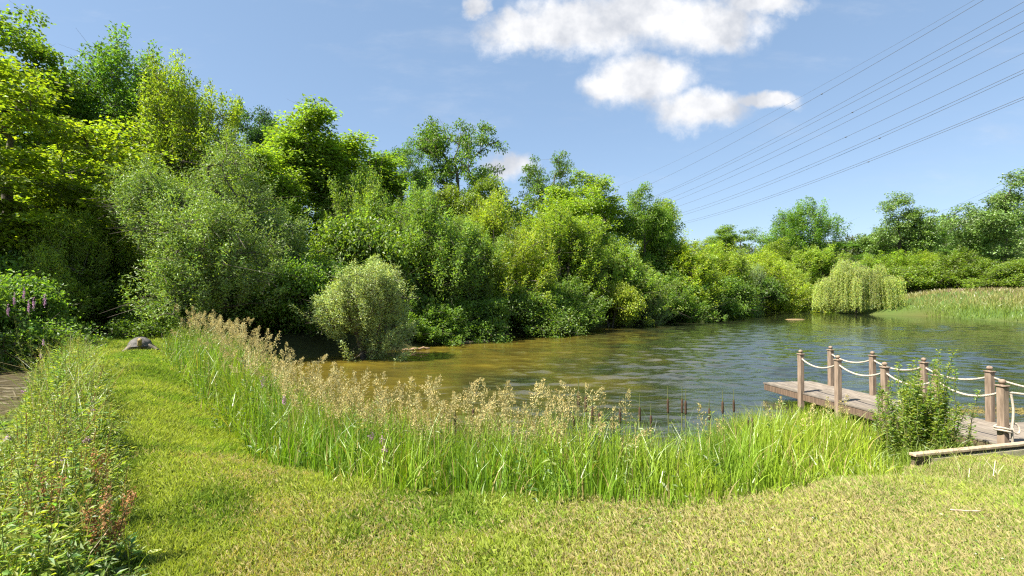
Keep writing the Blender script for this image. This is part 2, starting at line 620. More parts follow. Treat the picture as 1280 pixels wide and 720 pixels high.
# ------------------------------------------------------------------ water
def water_mat(name, murk, gold, gscale, bump_s, rough=.03, yellow=0.5):
    m, t = new_mat(name)
    l = t.links.new
    ge = N(t, 'ShaderNodeNewGeometry')
    # shallow silt and pondweed, a real colour of the bed along the left shore
    n1 = N(t, 'ShaderNodeTexNoise', inp={'Scale': gscale, 'Detail': 6, 'Roughness': .6})
    l(ge.outputs['Position'], n1.inputs['Vector'])
    sepn = N(t, 'ShaderNodeSeparateXYZ')
    l(ge.outputs['Position'], sepn.inputs[0])
    sh = N(t, 'ShaderNodeMapRange')
    l(math_n(t, 'SUBTRACT', sepn.outputs[0], math_n(t, 'MULTIPLY', sepn.outputs[1], 0.30)), sh.inputs['Value'])
    sh.inputs['From Min'].default_value = -11.5
    sh.inputs['From Max'].default_value = 1.5
    sh.inputs['To Min'].default_value = 0.26
    sh.inputs['To Max'].default_value = -0.28
    fac = math_n(t, 'ADD', n1.outputs['Fac'], sh.outputs[0])
    r_ = N(t, 'ShaderNodeValToRGB')
    r_.color_ramp.elements[0].position = .28
    r_.color_ramp.elements[0].color = (*murk, 1)
    r_.color_ramp.elements[1].position = .80
    r_.color_ramp.elements[1].color = (*gold, 1)
    l(fac, r_.inputs[0])
    p = N(t, 'ShaderNodeBsdfPrincipled')
    p.inputs['Roughness'].default_value = rough
    p.inputs['IOR'].default_value = 1.45
    p.inputs['Specular IOR Level'].default_value = .8
    l(r_.outputs[0], p.inputs['Base Color'])
    mp = N(t, 'ShaderNodeMapping')
    mp.inputs['Scale'].default_value = (1.0, 2.1, 1)
    mp.inputs['Rotation'].default_value = (0, 0, 0.3)
    l(ge.outputs['Position'], mp.inputs[0])
    w1 = N(t, 'ShaderNodeTexNoise', inp={'Scale': 1.9, 'Detail': 4, 'Roughness': .55, 'Distortion': .4})
    w2 = N(t, 'ShaderNodeTexNoise', inp={'Scale': 6.5, 'Detail': 3, 'Roughness': .55})
    l(mp.outputs[0], w1.inputs['Vector'])
    l(mp.outputs[0], w2.inputs['Vector'])
    # breeze: the open middle is rippled, sheltered water calmer
    n3 = N(t, 'ShaderNodeTexNoise', inp={'Scale': .07, 'Detail': 3})
    l(ge.outputs['Position'], n3.inputs['Vector'])
    br = N(t, 'ShaderNodeMapRange')
    l(n3.outputs['Fac'], br.inputs['Value'])
    br.inputs['From Min'].default_value = .35
    br.inputs['From Max'].default_value = .62
    br.inputs['To Min'].default_value = .45
    br.inputs['To Max'].default_value = 1.0
    calm = N(t, 'ShaderNodeMapRange')
    calm.inputs['From Min'].default_value = 48
    calm.inputs['From Max'].default_value = 58
    calm.inputs['To Min'].default_value = 1
    calm.inputs['To Max'].default_value = .10
    l(sepn.outputs[1], calm.inputs['Value'])
    mp2 = N(t, 'ShaderNodeMapping')
    mp2.inputs['Scale'].default_value = (.35, 1.0, 1)
    mp2.inputs['Rotation'].default_value = (0, 0, 0.22)
    l(ge.outputs['Position'], mp2.inputs[0])
    w3 = N(t, 'ShaderNodeTexNoise', inp={'Scale': 1.5, 'Detail': 2, 'Roughness': .5})
    l(mp2.outputs[0], w3.inputs['Vector'])
    hsum = math_n(t, 'ADD', w1.outputs['Fac'], math_n(t, 'MULTIPLY', w2.outputs['Fac'], .42))
    hsum = math_n(t, 'ADD', hsum, math_n(t, 'MULTIPLY', w3.outputs['Fac'], 1.1))
    b = N(t, 'ShaderNodeBump')
    b.inputs['Distance'].default_value = bump_s
    l(math_n(t, 'MULTIPLY', br.outputs[0], calm.outputs[0]), b.inputs['Strength'])
    l(hsum, b.inputs['Height'])
    l(b.outputs[0], p.inputs['Normal'])
    o = N(t, 'ShaderNodeOutputMaterial')
    l(p.outputs[0], o.inputs[0])
    return m


def flat_poly(name, poly, z, grow, mat):
    c = poly.mean(0)
    nrm = poly + unit(poly - c) * grow
    me = bpy.data.meshes.new(name)
    me.from_pydata([(x, y, z) for x, y in nrm], [], [list(range(len(nrm)))])
    me.materials.append(mat)
    me.update()
    return link(name, me)


M_WATER = water_mat('pond_surface', (0.018, 0.022, 0.010), (0.125, 0.094, 0.012), .35, 0.022)
M_DITCH = water_mat('ditch_surface', (0.028, 0.024, 0.014), (0.085, 0.068, 0.038), 2.2, 0.02, .25)
# pond sheet with real wavelets; it runs on under the banks, which cut it
def pond_axis(lo, hi, s0, k):
    a, s_ = [lo], s0
    while a[-1] < hi:
        a.append(a[-1] + max(s0, s_))
        s_ = s0 + k * (a[-1] - lo)
    return np.array(a)


wy = pond_axis(5.4, 130, .050, .0042)
wu = np.concatenate([np.linspace(-.95, 1.2, 556), np.linspace(1.215, 6.5, 90)])
WU, WY = np.meshgrid(wu, wy)
WX = np.clip(WU * np.maximum(WY, 8), -13.5, 75)
cell = np.maximum(np.gradient(wy)[:, None], WY * (wu[1] - wu[0]) * .6) * np.ones_like(WX)
WZ = np.zeros_like(WX)
rw = np.random.default_rng(55)
for k in range(44):
    lam = .20 * 1.055 ** k
    th = rw.normal(1.40, .42)
    kx, ky = math.cos(th) * 2 * math.pi / lam, math.sin(th) * 2 * math.pi / lam
    amp = .0034 * lam ** .75 * rw.uniform(.6, 1.3)
    vis = sstep(2.2, 4.0, lam / cell)
    WZ += amp * vis * np.sin(kx * WX + ky * WY + rw.uniform(0, 6.28) + 1.2 * fbm(WX, WY, .25, 2, 900 + k))
wind = .45 + .9 * sstep(.35, .62, fbm(WX, WY, .09, 3, 411))
WZ *= wind * (1 - .78 * sstep(36, 58, WY)) * (.55 + .45 * sstep(-8, 6, WX - .3 * WY + 6))
wi = np.arange(WX.size).reshape(WX.shape)
WF = np.stack([wi[:-1, :-1], wi[:-1, 1:], wi[1:, 1:], wi[1:, :-1]], -1).reshape(-1, 4)
wme = mesh_np('pond_water', np.stack([WX, WY, WATER_Z + WZ], -1).reshape(-1, 3), WF, M_WATER, None, True)
tag(link('pond_water', wme), kind='structure')
tag(flat_poly('ditch_water', DITCH, DITCH_Z, .25, M_DITCH), kind='structure')


# ------------------------------------------------------------------ trees
def hue_var(base, n, r, amt=.22, yellow=.25):
    b = np.asarray(base, float)
    k = 1 + r.normal(0, amt, (n, 1))
    yel = r.normal(0, yellow, (n, 1))
    c = b[None] * np.clip(k, .45, 1.8) * np.concatenate([1 + yel * .8, 1 + yel * .2, 1 - yel * .4], 1)
    return np.clip(c, .004, .7)


def crown_points(K, r, H, W, z0, nl, lobe=.42, shell=.55, top=1.0, squash=1.0):
    """cluster centres spread over a union of lobes"""
    cz, rz, rx = (z0 + H) / 2, (H - z0) / 2, W / 2
    dirs = unit(r.normal(size=(nl, 3)) * np.array([1, 1, .9]) + np.array([0, 0, .12]))
    lc = dirs * np.array([rx, rx, rz]) * r.uniform(.42, .68, (nl, 1)) + np.array([0, 0, cz])
    lr = r.uniform(.75, 1.2, nl) * lobe
    k = r.integers(0, nl, K)
    dv = unit(r.normal(size=(K, 3)) + np.array([0, 0, .25]))
    rad = r.uniform(shell, 1.0, (K, 1))
    P = lc[k] + dv * rad * lr[k][:, None] * np.array([rx, rx, rz * squash])
    q = 0.995
    zt = np.quantile(P[:, 2], q)
    zb = P[:, 2].min()
    P[:, 2] = z0 + (P[:, 2] - zb) / (zt - zb) * (H - z0)
    rr = np.quantile(np.hypot(P[:, 0], P[:, 1]), .97)
    P[:, :2] *= (W / 2) / rr
    return P


def skeleton(P, r, H, trunk_top, r_tip=.012, wob=.03, stems=1, spread=.5, power=.46):
    """grow limbs from the trunk to every cluster; radii follow the number of twigs carried"""
    nodes, par = [], []
    for s in range(stems):
        a = r.uniform(0, 6.28)
        off = np.array([math.cos(a), math.sin(a)]) * (0.0 if stems == 1 else .18)
        out_ = np.array([math.cos(a), math.sin(a)]) * (0.0 if stems == 1 else spread)
        last = -1
        m = 9
        w = r.normal(0, wob, (m, 2)).cumsum(0) * H * .12
        for k in range(m):
            tt = k / (m - 1)
            nodes.append(np.array([off[0] + out_[0] * tt + w[k, 0] * tt, off[1] + out_[1] * tt + w[k, 1] * tt, tt * trunk_top - (.25 if k == 0 else 0)]))
            par.append(last)
            last = len(nodes) - 1
    order = np.argsort(np.hypot(P[:, 0], P[:, 1]) + .35 * np.abs(P[:, 2] - trunk_top * .8))
    tips = []
    for i in order:
        c = P[i]
        A = np.array(nodes)
        dlt = c - A
        dist = np.linalg.norm(dlt, axis=1)
        pen = np.where(dlt[:, 2] < 0.1 * dist, 1.6, 1.0) * np.where(A[:, 2] < .12 * H, 2.5, 1.0)
        j = int(np.argmin(dist * pen))
        a0 = A[j]
        prev = j
        nst = 2 if dist[j] < 1.2 else 4
        bow = r.normal(0, .07, 3) * dist[j] + np.array([0, 0, .10 * dist[j]])
        for s in range(1, nst + 1):
            tt = s / nst
            nodes.append(a0 + (c - a0) * tt + bow * math.sin(math.pi * tt))
            par.append(prev)
            prev = len(nodes) - 1
        tips.append(prev)
    nodes = np.array(nodes)
    par = np.array(par)
    w = np.zeros(len(nodes))
    w[tips] = 1
    for i in range(len(nodes) - 1, -1, -1):
        if par[i] >= 0:
            w[par[i]] += w[i]
    rad = r_tip * np.maximum(w, .6) ** power
    k = par >= 0
    idx = np.nonzero(k)[0]
    r0 = np.minimum(rad[par[idx]], rad[idx] * 1.5)
    return nodes[par[idx]], nodes[idx], r0, rad[idx]


def build_tree(kind, seed, H, W, z0, K, per, rc, flat, leafL, leafW, color, mode='broad', nl=9, lobe=.42, shell=.5, mat=None,
               trunk_top=.72, stems=1, spread=.5, r_tip=.012, up=.0, cl_var=.16, yellow=.14, squash=1.0, skirt=0.0):
    r = np.random.default_rng(seed)
    P = crown_points(K, r, H - rc * flat, max(W - rc * 1.2, W * .55), z0, nl, lobe, shell, squash=squash)
    if skirt:
        P[:, :2] *= (1 + skirt * np.clip(1 - P[:, 2] / (H * .55), 0, 1))[:, None]
    a, b_, r0, r1 = skeleton(P, r, H, H * trunk_top, r_tip, stems=stems, spread=spread)
    big = r0 > .03
    G = Geo()
    if big.any():
        v, f = tubes(a[big], b_[big], r0[big], r1[big], 8)
        G.add(v, f)
    v, f = tubes(a[~big], b_[~big], r0[~big], r1[~big], 4)
    G.add(v, f)
    # twigs
    tw = np.repeat(P, 3, 0)
    te = tw + r.normal(size=tw.shape) * np.array([1, 1, max(flat, .5)]) * rc * .8
    v, f = tubes(tw, te, .010, .004, 3)
    G.add(v, f)
    trunk = G.mesh(kind + '_trunk', M_BARK, True)
    n = K * per
    ci = np.repeat(np.arange(K), per)
    size = r.uniform(.7, 1.25, K)
    if mode == 'broad':
        off = unit(r.normal(size=(n, 3))) * (r.uniform(0, 1, (n, 1)) ** .45) * np.array([1, 1, flat]) * rc * size[ci][:, None]
        Pl = P[ci] + off
        D = off * np.array([1, 1, .4]) + r.normal(0, .35, (n, 3)) * rc + np.array([0, 0, -.18 * rc])
        Nn = np.array([0, 0, 1.0]) + r.normal(0, .45, (n, 3))
    elif mode == 'upright':                    # brushes of twigs standing up, willow and ash
        ax = unit(np.concatenate([P[:, :2] * .55, (P[:, 2:] - z0) * .45 + up * H * .2], 1) + r.normal(0, .35 * rc, (K, 3)))
        tpos = r.uniform(-1, 1.1, (n, 1))
        off = ax[ci] * tpos * rc * 1.25 * size[ci][:, None] + r.normal(0, .30, (n, 3)) * rc * flat * (1.15 - .5 * np.abs(tpos))
        Pl = P[ci] + off
        D = ax[ci] * .7 + r.normal(0, .75, (n, 3)) + np.array([0, 0, -.15])
        Nn = r.normal(0, .7, (n, 3)) + np.array([0, 0, .8])
    else:                                      # 'loose'
        off = r.normal(0, .5, (n, 3)) * np.array([1, 1, flat]) * rc * size[ci][:, None]
        Pl = P[ci] + off
        D = r.normal(0, 1, (n, 3)) + np.array([0, 0, -.5])
        Nn = r.normal(0, .8, (n, 3)) + np.array([0, 0, .7])
    Pl[:, 2] = np.maximum(Pl[:, 2], .03)
    T = hue_var(color, n, r, .2, yellow) * (1 + r.normal(0, cl_var, (K, 1)))[ci]
    s = r.uniform(.65, 1.25, n)
    v, f, T4 = leaves(Pl, D, Nn, leafL * s, leafW * s, np.clip(T, .004, .6))
    crown = mesh_np(kind + '_crown', v, f, mat or M_LEAF, T4)
    return dict(trunk=trunk, crown=crown, H=H, W=W)


LIME = (0.210, 0.285, 0.022)
GREEN = (0.180, 0.258, 0.034)
DARK = (0.100, 0.155, 0.022)
WILL = (0.240, 0.325, 0.052)
PALE = (0.235, 0.305, 0.085)
OLIVE = (0.075, 0.090, 0.014)

B = {}
B['sycamore'] = [build_tree('sycamore', 11, 16, 13, 1.2, 420, 120, .95, .34, .19, .17, LIME, nl=13, lobe=.40, r_tip=.016, cl_var=.18),
                 build_tree('sycamore', 12, 15, 12, 2.5, 380, 150, .95, .40, .20, .18, LIME, nl=11, lobe=.42, r_tip=.016)]
B['ash'] = [build_tree('ash', 21, 17, 9, 3, 420, 125, .9, .8, .21, .10, GREEN, mode='upright', nl=10, lobe=.40, r_tip=.013, up=1.0),
            build_tree('ash', 22, 16, 9, 2, 420, 125, .9, .8, .21, .10, GREEN, mode='upright', nl=9, lobe=.42, r_tip=.013, up=1.0, stems=2, spread=1.0)]
B['round'] = [build_tree('round', 31, 13, 11, 2, 300, 130, .85, .55, .19, .14, GREEN, nl=12, lobe=.36, r_tip=.014),
              build_tree('round', 32, 13, 10, 1, 320, 130, .80, .60, .19, .14, GREEN, nl=10, lobe=.40, r_tip=.014)]
B['willow'] = [build_tree('willow', 41, 9, 6, .3, 420, 130, .68, .75, .17, .066, WILL, mode='upright', nl=11, lobe=.44, stems=4, spread=1.1, up=1.0, shell=.35, yellow=.18, skirt=.45),
               build_tree('willow', 42, 9, 6, .2, 420, 130, .66, .78, .17, .066, WILL, mode='upright', nl=9, lobe=.46, stems=5, spread=1.3, up=1.0, shell=.35, yellow=.18, skirt=.45),
               build_tree('willow', 43, 8, 7, .2, 420, 130, .68, .78, .17, .068, WILL, mode='upright', nl=12, lobe=.40, stems=5, spread=1.6, up=.8, shell=.35, yellow=.18, skirt=.45)]
B['silver'] = [build_tree('silver', 51, 8.6, 7.0, .3, 760, 140, .58, .75, .115, .042, PALE, mode='upright', nl=12, lobe=.38, stems=3, spread=1.0, up=.4, shell=.4, skirt=.15, mat=M_SILVER, yellow=.18, trunk_top=.55),
               build_tree('silver', 52, 4.2, 3.6, .02, 520, 130, .36, .72, .105, .030, PALE, mode='upright', nl=11, lobe=.46, stems=6, spread=.9, up=.8, shell=.25, mat=M_SILVER, yellow=.15, r_tip=.008, skirt=.6)]
B['slender'] = [build_tree('slender', 61, 17, 6.5, 2.0, 440, 115, .85, .6, .20, .14, GREEN, nl=12, lobe=.36, stems=4, spread=1.3, shell=.3, squash=.7, trunk_top=.85),
                build_tree('slender', 62, 17, 5.5, 2.5, 400, 115, .85, .6, .20, .14, GREEN, nl=11, lobe=.36, stems=3, spread=1.0, shell=.3, squash=.7, trunk_top=.88)]
B['open'] = [build_tree('open', 71, 12, 8, 4.2, 120, 120, .72, .50, .19, .13, DARK, nl=11, lobe=.30, shell=.5, r_tip=.02, trunk_top=.62),
             build_tree('open', 72, 14, 8, 5, 110, 95, .75, .5, .19, .13, DARK, nl=12, lobe=.32, shell=.4, r_tip=.02, trunk_top=.8)]
B['poplar'] = [build_tree('poplar', 81, 17, 11, 3.0, 260, 130, 1.0, .62, .25, .17, GREEN, nl=12, lobe=.36, r_tip=.018, mat=M_SILVER, yellow=.12)]
B['shrub'] = [build_tree('shrub', 91, 3.4, 4.6, .02, 360, 120, .5, .75, .13, .08, GREEN, mode='loose', nl=11, lobe=.44, stems=6, spread=1.1, shell=.3, r_tip=.006, skirt=.7),
              build_tree('shrub', 92, 3.0, 4.2, .02, 360, 120, .48, .85, .13, .065, GREEN, mode='upright', nl=12, lobe=.42, stems=6, spread=1.1, shell=.3, r_tip=.006, up=.6, skirt=.7),
              build_tree('shrub', 93, 3.2, 5.0, .02, 360, 115, .5, .7, .14, .085, GREEN, mode='loose', nl=9, lobe=.46, stems=6, spread=1.3, shell=.3, r_tip=.006, skirt=.7)]


def place(kind, var, px, d, top, wpx, color, name, label, cat, group=None, base=None, dsc=1.0):
    """a tree or shrub at its real distance d, sized from how large it looks"""
    x = (px - 640) / FPX * d
    zg = gz(x, d) if base is None else base
    bt = B[kind][var]
    H = CAMZ + (HY - top) / FPX * d - zg
    Wd = wpx / FPX * d * {'willow': 1.35, 'slender': 1.3, 'ash': 1.3, 'round': 1.22, 'silver': 1.28, 'shrub': 1.3, 'sycamore': 1.15}.get(kind, 1.15)
    o = thing(name, label, cat, (x, d, zg - .05), random.uniform(0, 6.28), group)
    sx, sz = Wd / bt['W'], H / bt['H']
    o.scale = (sx, sx * dsc, sz)
    tr = link('trunk' if cat == 'tree' else 'stems', bt['trunk'], o)
    cr_ = link('crown' if cat == 'tree' else 'foliage', bt['crown'], o)
    cr_.color = (*color, 1)
    return o


random.seed(5)
GW = 'trees of the wood along the left shore'
GF_ = 'trees beyond the far end of the pond'
GS = 'shrubs along the left shore'
GH = 'shrubs behind the far right bank'
# left wood, tall trees --------------------------------------------------
place('sycamore', 0, 8, 23.0, 78, 330, (1.12, 1.08, .9), 'sycamore_tree', 'broad yellow-green sycamore with layered boughs at the left edge', 'tree', GW)
place('sycamore', 1, -45, 31.0, 25, 230, (.8, .9, 1.1), 'sycamore_tree', 'taller sycamore rising behind the broad sycamore, its bough reaching in at the top left corner', 'tree', GW)
place('ash', 0, 138, 38.0, 62, 150, (.75, .95, 1.0), 'ash_tree', 'dark green ash with upright brushy top, highest crown behind the broad sycamore', 'tree', GW)
place('ash', 1, 236, 35.0, 84, 125, (1.35, 1.25, .8), 'maple_tree', 'yellow-leaved maple with bare twigs at its top, right of the dark ash', 'tree', GW)
place('round', 0, 306, 43.0, 128, 95, (.42, .6, .9), 'dark_tree', 'dark blue-green tree behind the maple and the silver willow', 'tree', GW)
place('silver', 0, 277, 22.0, 170, 188, (.95, 1.08, .55), 'silver_willow', 'big round grey-green willow with forked trunk, between mown path and pond', 'tree', GW)
place('slender', 0, 388, 35.0, 138, 110, (1.1, 1.15, .9), 'alder_tree', 'tallest slim alder with several dark stems, right of the silver willow', 'tree', GW)
place('slender', 1, 440, 37.0, 165, 100, (1.3, 1.3, .85), 'alder_tree', 'slim yellow-green alder behind the pale silver shrub', 'tree', GW)
place('slender', 0, 340, 31.0, 190, 90, (1.25, 1.25, .8), 'alder_tree', 'shorter alder half hidden by the right side of the silver willow', 'tree', GW)
place('slender', 1, 482, 40.0, 188, 85, (1.05, 1.15, .9), 'alder_tree', 'alder with thin leader poking above the canopy, left of the lone open oak', 'tree', GW)
place('open', 1, 508, 46.0, 170, 55, (1.2, 1.5, 1.0), 'birch_tree', 'thin sparse birch with bare shoots against the sky, beside the lone open oak', 'tree', GW)
place('open', 0, 573, 50.0, 144, 100, (1.15, 1.3, 1.0), 'oak_tree', 'lone open-branched oak standing above the canopy against the sky', 'tree', GW)
place('round', 1, 540, 46.0, 222, 110, (1.0, .95, .8), 'oak_tree', 'olive rounded oak filling the canopy below the lone open oak', 'tree', GW)
place('round', 0, 628, 47.0, 222, 105, (.95, .95, .8), 'oak_tree', 'olive rounded oak under the small white cloud', 'tree', GW)
place('open', 1, 680, 52.0, 191, 75, (1.1, 1.25, 1.2), 'birch_tree', 'airy grey-green birch with see-through top, left of the bright domed sycamore', 'tree', GW)
place('round', 1, 735, 49.0, 203, 130, (1.3, 1.3, .8), 'sycamore_tree', 'bright green domed sycamore, highest crown in the middle of the photo', 'tree', GW)
place('round', 1, 806, 54.0, 235, 75, (.95, 1.1, .9), 'lime_tree', 'mid green tree with visible limbs between the domed sycamore and the shoreward sycamore', 'tree', GW)
place('round', 0, 842, 58.0, 250, 88, (1.25, 1.25, .8), 'sycamore_tree', 'rounded sycamore at the right end of the wood, its dome sloping down to the pond', 'tree', GW)
place('round', 0, 110, 30.0, 205, 140, (.9, .95, .9), 'field_maple', 'dense maple in the gap between broad sycamore and silver willow', 'tree', GW)
place('round', 1, 180, 33.0, 165, 120, (1.0, 1.0, .8), 'field_maple', 'green maple right behind the top of the silver willow', 'tree', GW)
# shore willows ----------------------------------------------------------
place('willow', 0, 545, 31.0, 238, 110, (.85, .95, 1.1), 'shore_willow', 'greyish green willow overhanging the water right of the silver shrub', 'tree', GW, dsc=.8)
place('willow', 1, 500, 33.0, 262, 85, (.8, .9, .9), 'shore_willow', 'darker willow with thin stems directly behind the silver shrub', 'tree', GW)
place('willow', 2, 628, 36.5, 248, 110, (1.25, 1.15, .7), 'shore_willow', 'yellow-tinged willow in the middle of the left shore', 'tree', GW, dsc=.8)
place('willow', 2, 458, 34.0, 222, 85, (.95, 1.0, .9), 'shore_willow', 'bushy green willow behind the pale silver shrub, below the slim alders', 'tree', GW)
place('willow', 0, 588, 33.0, 275, 75, (.95, 1.0, 1.0), 'shore_willow', 'narrow willow between the greyish willow and the yellow-tinged willow', 'tree', GW)
place('willow', 1, 700, 42.0, 262, 100, (1.1, 1.1, .8), 'shore_willow', 'lime green willow below the bright domed sycamore', 'tree', GW, dsc=.8)
place('willow', 2, 770, 47.0, 300, 85, (1.05, 1.1, 1.1), 'shore_willow', 'pale willow with upright sprays behind the small lime shrub', 'tree', GW)
place('willow', 0, 838, 56.0, 298, 85, (1.35, 1.28, .7), 'shore_willow', 'bright yellow-green willow below the rounded sycamore at the wood end', 'tree', GW)
place('willow', 1, 895, 66.0, 308, 75, (1.25, 1.2, .8), 'shore_willow', 'light green willow midway along the far part of the left shore', 'tree', GW)
place('silver', 0, 930, 74.0, 318, 40, (.9, 1.0, 1.1), 'shore_willow', 'small silvery willow near the far end of the left shore', 'tree', GW)
place('willow', 2, 958, 86.0, 318, 70, (1.35, 1.25, .7), 'shore_willow', 'yellow-green willow where the left shore meets the far inlet', 'tree', GW)
# shrubs along the left shore ---------------------------------------------
place('silver', 1, 460, 21.3, 328, 92, (1.75, 1.6, 1.9), 'silver_shrub', 'pale silver-leaved shrub leaning over the near left water', 'shrub', GS, base=-.95)
place('shrub', 0, 395, 24.0, 318, 110, (.85, 1.0, .9), 'dark_shrub', 'dark leafy shrub filling the gap between silver willow and silver shrub', 'shrub', GS)
place('shrub', 1, 530, 28.5, 372, 85, (.85, 1.0, .9), 'dark_shrub', 'dark shrub at the water edge just right of the silver shrub', 'shrub', GS, base=-.9)
place('shrub', 2, 585, 31.0, 366, 80, (.85, 1.0, .9), 'dark_shrub', 'dark shrub with pale log at its foot on the left shore', 'shrub', GS, base=-.9)
place('shrub', 0, 645, 34.8, 356, 85, (.85, .95, .9), 'green_shrub', 'mid green shrub trailing into the water below the yellow-tinged willow', 'shrub', GS, base=-.9)
place('shrub', 1, 700, 38.5, 352, 80, (.85, .95, .9), 'green_shrub', 'mid green upright shrub left of the small lime shrub', 'shrub', GS, base=-.9)
place('shrub', 2, 763, 42.6, 348, 58, (1.9, 1.6, .9), 'lime_shrub', 'small bright lime shrub at the water edge in the middle of the shore', 'shrub', GS, base=-.9)
place('silver', 1, 806, 46.5, 364, 46, (1.15, 1.2, 1.0), 'silver_shrub', 'low silvery shrub jutting into the pond right of the lime shrub', 'shrub', GS, base=-.9)
place('shrub', 1, 842, 53.0, 345, 70, (.85, 1.0, .9), 'dark_shrub', 'dark shrub behind the low silvery jutting shrub', 'shrub', GS, base=-.9)
place('shrub', 0, 893, 63.0, 345, 75, (.85, 1.0, .9), 'dark_shrub', 'dark shrub overhanging far water under the light green willow', 'shrub', GS, base=-.9)
place('shrub', 2, 940, 76.0, 345, 60, (.8, .95, .9), 'green_shrub', 'shrub overhanging the far end of the left shore', 'shrub', GS, base=-.9)
# path end and left edge ---------------------------------------------------
GP = 'shrubs where the mown path enters the wood'
place('shrub', 0, 12, 15.8, 338, 130, (.85, 1.0, .95), 'dark_shrub', 'dark leafy shrub with pink blossom behind the brown ditch', 'shrub', GP, base=-.35)
place('shrub', 1, 95, 22.5, 318, 130, (1.0, 1.0, .8), 'green_shrub', 'yellow-green shrub left of where the path enters the wood', 'shrub', GP)
place('shrub', 2, 165, 25.5, 318, 120, (.7, .85, .8), 'green_shrub', 'shaded shrub closing the far end of the mown path', 'shrub', GP)
place('shrub', 0, 200, 20.5, 368, 80, (.8, .9, .8), 'green_shrub', 'low shrub just right of and behind the tortoise statue', 'shrub', GP)
place('shrub', 1, 240, 24.5, 335, 110, (.8, .95, .7), 'green_shrub', 'shrub under the left side of the silver willow crown', 'shrub', GP)
place('shrub', 2, 318, 26.0, 345, 100, (.8, .95, .7), 'green_shrub', 'shrub behind the trunk of the silver willow', 'shrub', GP)
place('shrub', 1, -60, 19.0, 300, 150, (.85, 1.0, .9), 'dark_shrub', 'tall dark shrub at the far left edge under the broad sycamore', 'shrub', GP)
place('shrub', 0, 55, 27.0, 270, 120, (.9, 1.0, .8), 'green_shrub', 'tall green shrub in the shade below the broad sycamore boughs', 'shrub', GP)
place('shrub', 2, 5, 24.0, 285, 130, (.85, 1.0, .9), 'dark_shrub', 'dark shrub under the broad sycamore behind the pink-flowered shrub', 'shrub', GP)
place('shrub', 1, 130, 29.0, 255, 110, (1.0, 1.0, .8), 'green_shrub', 'tall leafy shrub between sycamore and silver willow above the path end', 'shrub', GP)
place('shrub', 0, 440, 29.0, 270, 130, (.95, 1.0, .85), 'green_shrub', 'tall shrub behind and above the silver shrub', 'shrub', GS)
place('shrub', 2, 668, 45.0, 300, 110, (1.0, 1.05, .85), 'green_shrub', 'tall shrub below the lime green willow in mid shore', 'shrub', GS)
place('shrub', 1, 735, 49.0, 300, 90, (.95, 1.05, .9), 'green_shrub', 'tall shrub at the foot of the bright domed sycamore', 'shrub', GS)
place('willow', 0, 140, 23.5, 232, 80, (1.25, 1.2, .9), 'green_willow', 'shaded bushy willow between the broad sycamore and the silver willow', 'tree', GW)
place('willow', 2, 75, 20.5, 272, 80, (1.2, 1.15, .9), 'green_willow', 'low shaded willow behind the far end of the left verge', 'tree', GW)
# far side ------------------------------------------------------------------
place('round', 0, 928, 118.0, 280, 78, (.95, 1.05, .9), 'far_tree', 'rounded green tree at the far end, left of the wide far ash', 'tree', GF_)
place('ash', 1, 1015, 122.0, 255, 90, (.95, 1.15, 1.2), 'far_ash', 'wide far ash with several soft domes behind the weeping willow', 'tree', GF_)
place('round', 1, 972, 112.0, 300, 60, (1.25, 1.2, .8), 'far_tree', 'lime green tree just left of and below the wide far ash', 'tree', GF_)
place('poplar', 0, 1124, 112.0, 243, 82, (.85, 1.0, 1.1), 'far_poplar', 'open-crowned poplar standing alone above the far hedge', 'tree', GF_)
place('open', 1, 1165, 118.0, 275, 50, (1.4, 1.6, 1.6), 'far_poplar', 'smaller thin poplar right beside the open-crowned poplar', 'tree', GF_)
place('poplar', 0, 1258, 84.0, 212, 104, (.8, .95, 1.25), 'silver_poplar', 'tall grey-green poplar at the right edge of the photo', 'tree', GF_)
place('round', 0, 1060, 150.0, 300, 80, (.6, .8, .9), 'far_tree', 'dark distant tree seen between the wide far ash and the open poplar', 'tree', GF_)
place('round', 1, 1120, 140.0, 305, 70, (.6, .8, .9), 'far_tree', 'dark distant tree under the open-crowned poplar', 'tree', GF_)
place('round', 0, 1175, 130.0, 310, 70, (.6, .8, .9), 'far_tree', 'dark distant tree at the foot of the wooded hill', 'tree', GF_)
place('willow', 0, 1018, 104.0, 312, 70, (1.15, 1.15, .9), 'far_willow', 'light green willow behind the left side of the weeping willow', 'tree', GF_)
place('willow', 2, 978, 98.0, 330, 60, (1.2, 1.15, .9), 'far_willow', 'low light willow in the far inlet left of the weeping willow', 'tree', GF_)
place('willow', 1, 1120, 96.0, 316, 60, (1.1, 1.15, .8), 'far_willow', 'lime green willow directly right of the weeping willow top', 'tree', GF_)
place('willow', 2, 1160, 94.0, 318, 55, (1.25, 1.2, .7), 'far_willow', 'yellow-green willow in the hedge below the open-crowned poplar', 'tree', GF_)
place('shrub', 0, 1090, 100.0, 326, 60, (.8, .95, .8), 'hedge_shrub', 'green hedge shrub behind the right side of the weeping willow', 'shrub', GH)
place('shrub', 2, 1150, 88.0, 330, 75, (1.05, 1.05, .8), 'hedge_shrub', 'olive hedge shrub below the yellow-green hedge willow', 'shrub', GH)
place('shrub', 1, 1200, 84.0, 316, 66, (1.05, 1.05, .8), 'hedge_shrub', 'dark olive hedge shrub left of the tall grey-green poplar', 'shrub', GH)
place('shrub', 0, 1248, 78.0, 334, 70, (1.05, 1.05, .8), 'hedge_shrub', 'rounded hedge shrub under the tall grey-green poplar', 'shrub', GH)
place('shrub', 2, 1298, 74.0, 320, 66, (1.05, 1.05, .8), 'hedge_shrub', 'hedge shrub cut by the right edge of the photo', 'shrub', GH)

